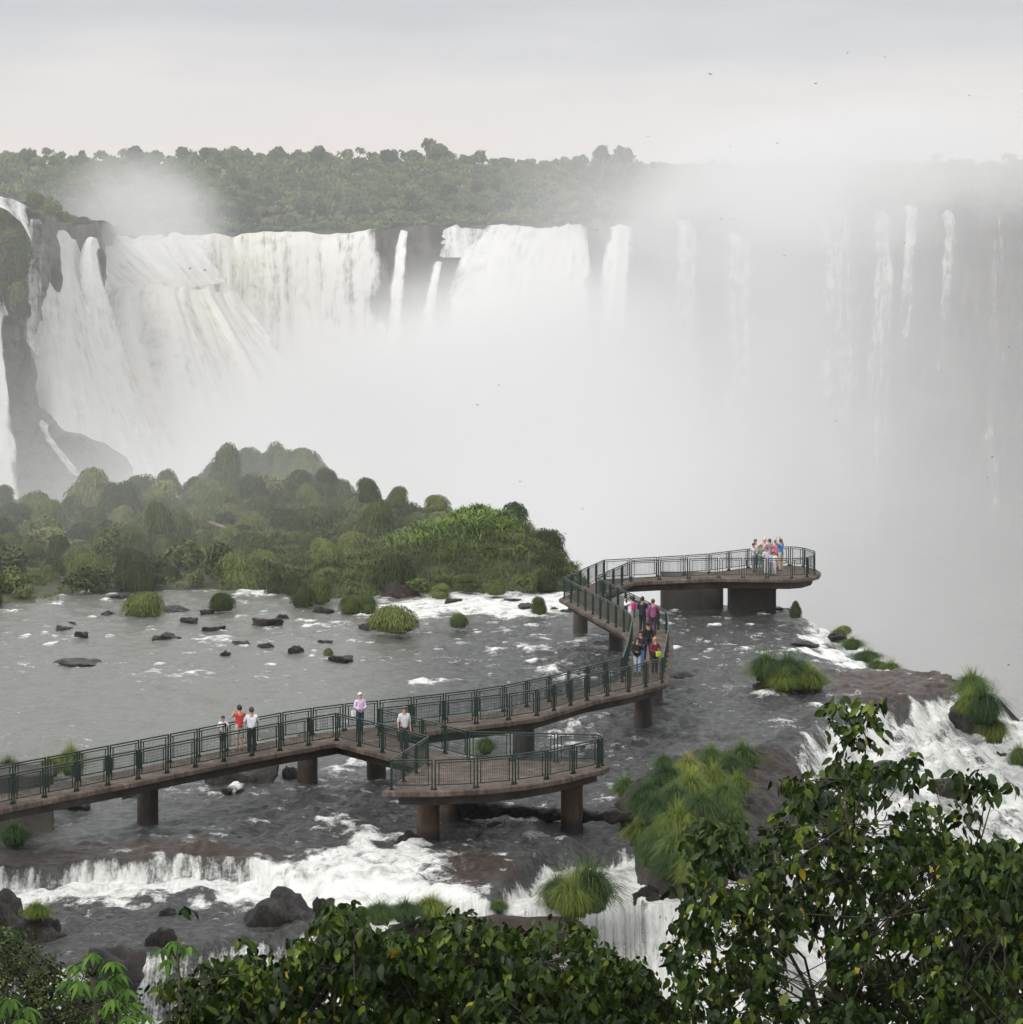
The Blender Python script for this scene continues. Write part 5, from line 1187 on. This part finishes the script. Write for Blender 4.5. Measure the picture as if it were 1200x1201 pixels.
# ------------------------------------------------------------------ birds
M['bird'] = plain('bird_feathers', (.02, .018, .017))
def bird(x, y, D, span, label, rz=0.0, tilt=.3):
    w = span * D / F; V = []; Fq = []
    prof = [(-.5, .10, .0), (-.28, .02, .05), (-.06, -.06, .02), (.06, -.06, .02), (.28, .02, .05), (.5, .10, .0)]
    for (u, yy, zz), ch in zip(prof, (.01, .10, .17, .17, .10, .01)): V += [(u, yy, zz), (u, yy + ch, zz - .01), (u, yy + ch * .5, zz + .02)]
    for i in range(5):
        a = i * 3; Fq += [(a, a + 3, a + 5, a + 2), (a + 2, a + 5, a + 4, a + 1), (a, a + 1, a + 4, a + 3)]
    b = MB(); b.add(V, Fq); b.tube([(0, -.18, .02), (0, -.10, .02), (0, .05, .02), (0, .16, .015), (0, .28, .01)], [.012, .04, .055, .035, .01], 8)
    o = b.build('bird', M['bird']); o.location = tuple(PD(x, y, D)); o.scale = (w,) * 3; o.rotation_euler = (tilt, 0.2, rz)
    return tag(o, label, 'bird', 'swifts wheeling over the gorge')
BIRDS = [(833, 87, 6), (1038, 67, 5), (957, 98, 4), (994, 62, 4), (1137, 112, 4), (760, 160, 3), (857, 172, 3), (912, 168, 3), (223, 315, 5), (240, 317, 5), (846, 257, 3), (861, 257, 3), (1061, 285, 3), (475, 405, 3), (560, 475, 3), (585, 452, 3), (700, 270, 3), (980, 494, 4), (1158, 560, 3), (663, 626, 3), (683, 597, 3), (420, 590, 3), (1164, 536, 4), (1183, 407, 4), (920, 300, 3), (643, 490, 3), (1183, 780, 4), (610, 565, 3)]
for k, (x, y, s) in enumerate(BIRDS):
    bird(x, y, 230 + (k * 37) % 160 if y < 500 else 205, s + 1.5, 'dark swift gliding against the pale spray', k * 1.3, .9 + .3 * math.sin(k))

# ------------------------------------------------------------------ forest beyond the falls
def trunk_arr(hc, r):
    b = MB(); b.tube([(0, 0, -.5), (0, 0, hc * .5), (.1, .05, hc * .9)], [r, r * .75, r * .4], 6)
    for a in (.4, 2.5, 4.4): b.tube([(0, 0, hc * .55), (math.cos(a) * hc * .12, math.sin(a) * hc * .12, hc * .8), (math.cos(a) * hc * .22, math.sin(a) * hc * .22, hc * 1.0)], [r * .45, r * .3, r * .15], 5)
    return b
FT = []
for s in range(8):
    V_, Q_, t_ = crown_mesh(200 + s, 360, .15 if s % 2 else .18, .62 + .12 * (s % 3)); mc_ = np_mesh('crown', V_, Q_, smooth=False, attrs={'tone': t_}); mc_.materials.append(M['forest_leaf'])
    tm = trunk_arr(1.0, .035).mesh('trunk', True); tm.materials.append(M['pale_bark'] if s in (2, 5) else M['bark']); FT.append((mc_, tm, V_, Q_, t_))
SKY_X = [0, 60, 120, 160, 200, 250, 330, 400, 450, 500, 560, 640, 700, 740, 850, 1000, 1100, 1200]
SKY_Y = [176, 175, 180, 172, 178, 172, 175, 178, 175, 173, 182, 187, 182, 186, 190, 187, 184, 184]
trees = []
Yr = 884.0
while Yr < 1262:
    t = (Yr - 884) / 378; step = 4.6 + .4 * t
    for X in np.arange(-.168 * Yr, .168 * Yr, step):
        Xj = X + rng.uniform(-.4, .4) * step; Yj = Yr + rng.uniform(-5, 5)
        px = 600 + F * Xj / Yj
        ysky = np.interp(px, SKY_X, SKY_Y) + 5
        yc = 243 * (1 - t) + ysky * t
        zt = HC - (yc - YH) * Yj / F + rng.normal(0, .9) + (rng.uniform(1, 2.6) if rng.random() < .05 else 0)
        zg = float(ground_z(np.array(Xj), np.array(Yj)))
        h = max(3.5, zt - zg); trees.append((Xj, Yj, zg, h, rng.uniform(3.4, 6.6) * (.75 + .25 * min(1, h / 10)), int(rng.integers(0, 8)), rng.uniform(0, 6.28)))
    Yr += 9.5 + 5 * t
trees.append((PD(508, 170, 1180)[0], 1180, 17, 13.6, 9, 1, 0.3)); trees.append((PD(160, 168, 1180)[0], 1180, 17, 12.6, 8, 3, 0.3)); trees.append((PD(706, 178, 1180)[0], 1180, 17, 11.5, 6, 2, 0.3)); trees.append((PD(735, 180, 1180)[0], 1180, 17, 11, 7, 5, 0.3))
for px_ in (30, 245, 268, 330, 375, 455): trees.append((PD(px_, 170, 1190)[0], 1190, 17, 10.6 + (px_ % 7) * .35, 6.5 + (px_ % 5) * .5, px_ % 8, px_ * .1))
# the 300 that show largest: the front rows and the ones that stand out on the skyline
sky_t = trees[-10:]; rest_t = trees[:-10]
score = [(-(q[3] * .25) + (q[1] - 884) / 60 + rng.uniform(0, 2.0), i) for i, q in enumerate(rest_t)]
score.sort(); front = {i for _, i in score[:288]}
def far_tree(q, label, group):
    X, Y, zg, h, w, k, rz = q; e = empty('forest_tree', (X, Y, zg), rz); tag(e, label, 'tree', group); low = Y < 935
    cr_ = bpy.data.objects.new('crown', FT[k][0]); COL.objects.link(cr_); cr_.parent = e; ch = h * 1.05 if low else min(h * .85, w * 1.05); cr_.location = (0, 0, h - ch * (.5 if low else .38)); cr_.scale = (w / 1.5, w / 1.5, ch / (.8 if low else .95))
    tr_ = bpy.data.objects.new('trunk', FT[k][1]); COL.objects.link(tr_); tr_.parent = e; tr_.scale = (h * .8, h * .8, h * .8); return e
for q, lb in zip(sky_t, ('broadest dark tree standing out on the forest skyline above the outcrop', 'tall tree on the forest skyline above the grassy headland', 'bare spreading tree on the skyline where the forest meets the spray', 'flat topped tree beside the bare spreading one on the skyline',
                         'tree on the skyline nearest the edge of the picture over the headland', 'slim tree on the skyline over the small spray puff', 'tree just right of the slim one on the skyline', 'rounded tree on the skyline above the back curtain', 'tree on the skyline above the middle of the back curtain', 'pale thin tree on the skyline beside the broadest dark one')):
    far_tree(q, lb.replace('just right of', 'standing next to'), None)
mass = []
for i, q in enumerate(rest_t):
    if i in front: far_tree(q, 'leafy rainforest tree standing in the front ranks beyond the falls', 'rainforest trees in the front ranks beyond the falls')
    else: mass.append(q)
rs_ = dense(RIM, 3.2)
for q in rs_:                                          # scrub crowding the brink between the falls
    px_ = 600 + F * q[0] / q[1]
    if 190 < px_ < 1300:
        for dy_ in (5, 11, 18, 26):
            mass.append((q[0] + rng.uniform(-2, 2), q[1] + dy_ + rng.uniform(-1, 1), q[2] - 2.0 + dy_ * .02, rng.uniform(2.2, 3.8) + dy_ * .06, rng.uniform(3.5, 6), int(rng.integers(0, 8)), rng.uniform(0, 6)))
Vs, Qs, Ts, off = [], [], [], 0
for (X, Y, zg, h, w, k, rz) in mass:
    V_, Q_, t_ = FT[k][2:]; nq = 190; ch = min(h * .8, w * .95); c_, s_ = math.cos(rz), math.sin(rz); v = V_[:nq * 4] * np.array([w / 1.5, w / 1.5, ch / .95])
    v = np.stack([v[:, 0] * c_ - v[:, 1] * s_ + X, v[:, 0] * s_ + v[:, 1] * c_ + Y, v[:, 2] + zg + h - ch * .38], 1); Vs.append(v); Qs.append(Q_[:nq] + off); off += len(v)
    Ts.append(np.clip(t_[:nq * 4] + rng.uniform(-.6, .5), 0, 1))
tag(link('forest', np_mesh('forest', np.concatenate(Vs), np.concatenate(Qs), smooth=False, attrs={'tone': np.concatenate(Ts)}), M['forest_leaf']), 'dense rainforest canopy stretching back from the falls', 'forest', kind='stuff')
# low scrub line along the far rim
print('forest', len(trees))

# ------------------------------------------------------------------ trees in front, rooted on the hillside
LEAFC = [(0, (.006, .014, .003)), (.35, (.018, .036, .005)), (.65, (.048, .082, .009)), (.9, (.13, .18, .022)), (.96, (.17, .18, .02)), (1, (.34, .24, .02))]
M['leaf'] = leaf_mat('broad_leaf', LEAFC, .45, .22, .14)
M['leaf_small'] = leaf_mat('small_leaf', [(0, (.008, .016, .004)), (.5, (.028, .048, .010)), (.9, (.08, .115, .022)), (1, (.16, .12, .03))], .6, .15, .12)
M['leaf_palm'] = leaf_mat('palmate_leaf', [(0, (.025, .06, .008)), (.5, (.055, .125, .015)), (1, (.12, .21, .035))], .6, .15, .15)
def leaf_arrays(pos, dirn, nrm, ln, wd, rg, droop=.35):
    """Ovate leaves with a folded midrib: 4 stations, 3 points each."""
    n = len(pos); side = np.cross(dirn, nrm); side /= np.linalg.norm(side, axis=1)[:, None] + 1e-9; up = np.cross(side, dirn)
    st = [(0, .0), (.22, .82), (.52, 1.0), (.8, .55), (1.0, 0.0)]
    V = np.zeros((n, 15, 3))
    fold = rg.uniform(.1, .45, n)[:, None]; cur = rg.uniform(.1, .5, n)[:, None] * droop * 2
    for k, (t, w) in enumerate(st):
        mid = pos + dirn * (ln * t)[:, None] - up * (ln[:, None] * cur * t * t)
        V[:, 3 * k + 1] = mid
        for s, j in ((-1, 0), (1, 2)):
            V[:, 3 * k + j] = mid + side * (s * wd * .5 * w)[:, None] + up * (wd[:, None] * .5 * w * fold)
    b = np.arange(n)[:, None] * 15
    Q = np.concatenate([b + np.array([3 * k + j, 3 * k + j + 1, 3 * k + j + 4, 3 * k + j + 3]) for k in range(4) for j in (0, 1)])
    return V.reshape(-1, 3), Q
M['wood'] = rock_mat('branch_bark', (.02, .015, .011), (.05, .038, .03), (.11, .09, .07), 5, .8, (1, 1, .3))
def foliage(poly, D, dep, nclu, seed, size=.168, per=12, trunk_px=None, name='leafy_tree', label='', mat=None, gaps=0.15, dark=0.0, zb=5.0, hang=1.3, limb=26, extra_tips=(), aspect=.5):
    rg = np.random.default_rng(seed); mat = mat or M['leaf']
    poly = np.array(poly, float); lo, hi = poly.min(0), poly.max(0); tips = []
    while len(tips) < nclu:
        p = rg.uniform(lo, hi, (nclu * 3, 2)); p = p[in_poly(p[:, 0], p[:, 1], poly)]
        g = fbm(p[:, 0] * .018, p[:, 1] * .018, seed, 4, seed); p = p[g > gaps * 2 - .75]
        tips += [tuple(q) for q in p]
    tips = tips[:nclu]; T = []
    for x, y in tips:
        e = 1 - 0.0; T.append(PD(x, y, D + rg.normal(0, 1) * dep * .5))
    for x, y, d in extra_tips: T.append(PD(x, y, D + d))
    T = np.array(T)
    base_px = trunk_px or ((lo[0] + hi[0]) / 2, hi[1]); c0 = PD(base_px[0], base_px[1], D + dep * .2)
    root = empty(name, (c0[0], c0[1], zb)); tag(root, label, 'tree' if 'tree' in name else 'bush'); R0 = Vector(root.location)
    def par(o): o.parent = root; o.matrix_parent_inverse = Matrix.Translation(-R0); return o
    # wood: trunk, limbs that gather the tips, then twigs
    zt = HC - (hi[1] - YH) * D / F
    fork = np.array([c0[0], c0[1] + dep * .3, c0[2] - .5]); b = MB()
    hgt = fork[2] - zb
    b.tube([(c0[0] + .25, c0[1] + .1, zb - .6), (c0[0] + .1, c0[1], zb + hgt * .4), (c0[0] - .05, c0[1], zb + hgt * .75), tuple(fork)], [.2, .15, .12, .10], 10)
    par(b.build('trunk', M['bark'], None, True))
    kk = rg.choice(len(T), min(limb, len(T)), replace=False); limbs = T[kk]; tw = MB(); lm = MB()
    for p in limbs:
        mid = fork + (p - fork) * .5 + np.array([rg.normal(0, .12), rg.normal(0, .2), .12 * np.linalg.norm(p - fork)])
        q1 = fork + (mid - fork) * .5 + rg.normal(0, .06, 3)
        lm.tube([fork, q1, mid, (mid + p) / 2 + rg.normal(0, .05, 3), p], [.045, .030, .020, .012, .005], 6)
    
    nodes = np.concatenate([fork + (limbs - fork) * t + np.array([0, 0, .12]) * (1 - abs(2 * t - 1)) * np.linalg.norm(limbs - fork, axis=1)[:, None] for t in (.45, .7, .95)])
    for p in T[::2]:
        dd_ = np.linalg.norm(nodes - p, axis=1); j = int(dd_.argmin())
        if dd_[j] < 1.6: tw.tube([nodes[j], (nodes[j] + p) / 2 + rg.normal(0, .04, 3), p], [.011, .008, .005], 4)
    
    if tw.v: lm.add(np.concatenate(tw.v), tw.f)
    par(lm.build('branch', M['wood'], None, True))
    # leaves in drooping sprays along each twig end
    n = len(T) * per; cl = np.repeat(np.arange(len(T)), per)
    ax = rg.normal(size=(len(T), 3)) * np.array([1, 1, .45]); ax[:, 2] += .25; ax /= np.linalg.norm(ax, axis=1)[:, None]
    tpos = rg.uniform(-.32, .12, n) * 1.0
    pos = T[cl] + ax[cl] * tpos[:, None] + rg.normal(0, .035, (n, 3))
    dr = rg.normal(size=(n, 3)); dr[:, 2] = dr[:, 2] * .35 - hang; dr += ax[cl] * .35; dr /= np.linalg.norm(dr, axis=1)[:, None]
    nm = rg.normal(size=(n, 3)) * .55 + np.array([0, -.55, .75]); nm /= np.linalg.norm(nm, axis=1)[:, None]
    ln = size * rg.uniform(.4, 1.3, n); V_, Q_ = leaf_arrays(pos, dr, nm, ln, ln * aspect * rg.uniform(.8, 1.2, n), rg)
    ctone = np.clip(rg.normal(.38, .17, len(T)), .03, .85); tone = np.clip(ctone[cl] + rg.normal(0, .13, n) - dark, 0, .9); yl = rg.random(n) < .004; tone[yl] = 1.0; yy = rg.random(n) < .03; tone[yy] = .93
    par(link('crown', np_mesh('crown', V_, Q_, smooth=True, attrs={'tone': np.repeat(tone, 15)}), mat))
    return root
foliage([(765, 1215), (770, 1120), (800, 1070), (806, 1010), (818, 965), (850, 962), (880, 985), (905, 978), (900, 935), (930, 912), (975, 892), (1000, 876), (1025, 900), (1060, 900), (1085, 930), (1105, 965), (1150, 990), (1215, 975), (1215, 1215)],
        48, 3.6, 960, 301, trunk_px=(985, 1230), label='large dark broad leaved tree rising before the great side cascade', gaps=.2,
        extra_tips=[(975, 828, 0), (985, 838, 0), (1000, 830, .1), (1010, 826, 0), (1022, 833, .1), (1030, 845, 0), (1015, 850, 0), (1003, 852, -.1), (998, 868, 0), (985, 880, 0), (1010, 880, .1), (1015, 868, .1), (985, 862, -.1), (994, 846, 0), (1018, 838, 0), (1006, 840, 0), (1024, 828, 0),
                    (1060, 893, 0), (1072, 890, 0), (1082, 903, 0), (1066, 905, .1), (1052, 905, 0), (1095, 915, 0)])
foliage([(1090, 1215), (1095, 1060), (1110, 1000), (1130, 985), (1160, 995), (1215, 1000), (1215, 1215)], 44, 2.0, 260, 305, trunk_px=(1120, 1230), label='branch laden tree in the corner in front of the biggest tree', gaps=.2,
        extra_tips=[(1125, 905, 0), (1135, 912, 0), (1150, 908, 0), (1160, 915, 0), (1168, 925, 0), (1145, 925, 0), (1130, 928, 0), (1155, 940, 0), (1140, 950, 0), (1125, 965, 0), (1120, 940, 0), (1122, 920, 0), (1118, 980, 0)])
foliage([(330, 1215), (338, 1120), (368, 1095), (385, 1066), (420, 1062), (436, 1090), (470, 1098), (505, 1090), (535, 1062), (560, 1078), (575, 1094), (610, 1082), (650, 1084), (685, 1090), (697, 1110), (700, 1160), (690, 1215)],
        46, 2.6, 1050, 302, trunk_px=(520, 1230), label='wide leafy tree top spread along the bottom, with a few yellow leaves', gaps=.05)
foliage([(190, 1215), (196, 1130), (206, 1075), (235, 1060), (272, 1072), (300, 1060), (322, 1050), (348, 1062), (352, 1110), (345, 1215)],
        45, 1.8, 330, 303, trunk_px=(262, 1230), label='leafy tree with a thin straight stem over the foaming lower pool', gaps=.28, size=.16)
foliage([(690, 1215), (690, 1150), (715, 1122), (742, 1130), (765, 1150), (790, 1180), (800, 1215)], 50, 1.8, 210, 304, trunk_px=(735, 1235), label='low dark leafy tree between the wide one and the largest one', gaps=.1)
foliage([(-12, 1215), (-12, 1085), (20, 1088), (45, 1120), (70, 1140), (100, 1150), (150, 1165), (165, 1215)], 50, 2.4, 520, 306, size=.085, per=14, trunk_px=(40, 1235), name='leafy_shrub', label='fine leaved shrub filling the lower corner under the bank rock', mat=M['leaf_small'], gaps=.1, hang=.3, aspect=.45)
# trees with umbrella like palmate leaves
def palmate_tree(x, y0, D, tips, label, seed):
    rg = np.random.default_rng(seed); base = PD(x, 1260, D); root = empty('palmate_tree', (base[0], base[1], 6.0)); tag(root, label, 'tree'); R0 = Vector(root.location)
    def par(o): o.parent = root; o.matrix_parent_inverse = Matrix.Translation(-R0); return o
    top = PD(x, y0, D); b = MB(); b.tube([(base[0], base[1], 5.6), tuple((base + top) / 2 + [.05, 0, 0]), tuple(top)], [.04, .026, .018], 8); par(b.build('trunk', M['bark'], None, True))
    P_, D_, N_, L_ = [], [], [], []
    st = MB()
    for tx, ty, dd_ in tips:
        c = PD(tx, ty, D + dd_); st.tube([tuple(top - [0, 0, .1]), tuple((top + c) / 2 + [0, 0, .06]), tuple(c)], [.012, .009, .007], 5)
        nl = 9
        for k in range(nl):
            a = 6.28 * k / nl + rg.uniform(-.1, .1); P_.append(c); d = np.array([math.cos(a), math.sin(a), -.28 + rg.uniform(-.1, .1)]); D_.append(d / np.linalg.norm(d)); N_.append([0, -.1, 1.0]); L_.append(rg.uniform(.17, .24))
    par(st.build('stalk', M['leaf_palm'], None, True))
    P_, D_, N_, L_ = map(np.array, (P_, D_, N_, L_)); V_, Q_ = leaf_arrays(P_, D_, N_, L_, L_ * .30, rg, .9)
    par(link('crown', np_mesh('crown', V_, Q_, attrs={'tone': np.repeat(rg.uniform(.1, .9, len(P_)), 15)}), M['leaf_palm']))
palmate_tree(108, 1135, 40, [(108, 1118, 0), (88, 1132, .3), (132, 1128, -.2), (140, 1142, .2), (122, 1150, -.4), (95, 1152, -.3), (148, 1160, 0), (80, 1150, .1)], 'young tree with umbrella shaped palmate leaves over the fine leaved shrub', 401)
palmate_tree(14, 1185, 38, [(12, 1172, 0), (30, 1182, .2), (-4, 1185, 0), (24, 1196, -.2)], 'bright palmate leaved sapling in the very corner', 402)
palmate_tree(138, 1178, 42, [(132, 1172, 0), (156, 1176, .2), (120, 1184, 0), (150, 1192, -.2), (168, 1190, .1)], 'low palmate sapling at the foot of the taller palmate tree', 403)
palmate_tree(208, 1118, 44, [(204, 1104, 0), (190, 1114, .2), (222, 1110, .1), (196, 1126, 0)], 'slim palmate sapling against the black pool rock', 404)
# ------------------------------------------------------------------ air and spray
def volume_mat(name, build):
    m, nt, out = new_mat(name)
    v = N(nt, 'ShaderNodeVolumePrincipled'); v.inputs['Color'].default_value = (.978, .978, .980, 1); v.inputs['Anisotropy'].default_value = .0
    nt.links.new(v.outputs[0], out.inputs['Volume'])
    d = build(nt)
    if isinstance(d, float): v.inputs['Density'].default_value = d
    else: nt.links.new(d, v.inputs['Density'])
    return m
def vol_box(name, lo, hi, mat, label):
    b = MB(); lo = np.array(lo, float); hi = np.array(hi, float); b.box((lo + hi) / 2, hi - lo)
    return tag(b.build(name, mat), label, name, kind='stuff')
hz_m = volume_mat('haze_air', lambda nt: .00006)
haze = vol_box('haze', (-420, -70, -63), (420, 1700, 60), hz_m, 'thin pale haze filling the air of the gorge')

def spray(nt):
    g = N(nt, 'ShaderNodeNewGeometry'); sp = N(nt, 'ShaderNodeSeparateXYZ'); nt.links.new(g.outputs['Position'], sp.inputs[0])
    X, Y, Z = sp.outputs
    nz = N(nt, 'ShaderNodeTexNoise'); nz.inputs['Detail'].default_value = 5; nz.inputs['Roughness'].default_value = .6; nz.inputs['Scale'].default_value = .017
    mp = N(nt, 'ShaderNodeMapping'); mp.inputs['Scale'].default_value = (1, .6, 1.1); nt.links.new(g.outputs['Position'], mp.inputs[0]); nt.links.new(mp.outputs[0], nz.inputs['Vector'])
    nn = math_n(nt, 'SUBTRACT', nz.outputs[0], .5)
    zz = math_n(nt, 'ADD', Z, math_n(nt, 'MULTIPLY', nn, 40))
    mul = math_n(nt, 'MAXIMUM', math_n(nt, 'MULTIPLY_ADD', nn, 6.5, 1.0), .04)
    right = maprange(nt, X, -15, 75)
    # thick below, thinning upwards; lower over the open falls
    low = math_n(nt, 'MULTIPLY', maprange(nt, zz, 0.0, -26.0, 0.0, .020), math_n(nt, 'MULTIPLY', maprange(nt, X, 48, 2, .03, 1.0), maprange(nt, X, -60, -38, .05, 1.0)))
    # the tall plume drifting on the downstream side
    pl = math_n(nt, 'MULTIPLY', math_n(nt, 'MULTIPLY', right, maprange(nt, zz, 48.0, 4.0, 0.0, .0066)), maprange(nt, X, 85, 30, .07, 1.0))
    far_ = maprange(nt, Y, 250, 430); pl = math_n(nt, 'MULTIPLY', pl, far_)
    low = math_n(nt, 'MULTIPLY', low, math_n(nt, 'MAXIMUM', far_, maprange(nt, X, 16, 6, .12, 1.0)))
    # a puff over the upper step of the horseshoe
    def q(v, c, r): return math_n(nt, 'POWER', math_n(nt, 'DIVIDE', math_n(nt, 'SUBTRACT', v, c), r), 2)
    r2 = math_n(nt, 'ADD', math_n(nt, 'ADD', q(X, -86, 24), q(Y, 770, 50)), q(zz, 10, 17))
    puff = maprange(nt, math_n(nt, 'ADD', r2, math_n(nt, 'MULTIPLY', nn, -8.0)), 1.4, 0.0, 0.0, .0095)
    r3 = math_n(nt, 'ADD', math_n(nt, 'ADD', q(X, 4, 42), q(Y, 745, 60)), q(zz, -16, 24))
    puff = math_n(nt, 'ADD', puff, maprange(nt, r3, 1.3, 0.0, 0.0, .022))
    r4 = math_n(nt, 'ADD', math_n(nt, 'ADD', q(X, 92, 62), q(Y, 745, 90)), q(zz, 22, 17))
    puff = math_n(nt, 'ADD', puff, maprange(nt, math_n(nt, 'ADD', r4, math_n(nt, 'MULTIPLY', nn, -4.0)), 1.4, 0.0, 0.0, .018))
    veil = math_n(nt, 'MULTIPLY', maprange(nt, Y, 760, 620, 0.0, 1.0), .00045)
    near = math_n(nt, 'MULTIPLY', math_n(nt, 'MULTIPLY', maprange(nt, X, 6, -24, .0, .0042), maprange(nt, Y, 176, 205)), maprange(nt, Y, 262, 240))
    veil = math_n(nt, 'ADD', veil, math_n(nt, 'MULTIPLY', near, maprange(nt, zz, 14, 0, 0, 1)))
    return math_n(nt, 'ADD', veil, math_n(nt, 'MULTIPLY', math_n(nt, 'MULTIPLY', mul, maprange(nt, Y, 205, 240)), math_n(nt, 'ADD', low, math_n(nt, 'ADD', pl, puff))))
sp_m = volume_mat('spray', spray)
vol_box('spray_mist', (-160, 172, -61), (190, 860, 52), sp_m, 'billowing white spray rising from the falls')
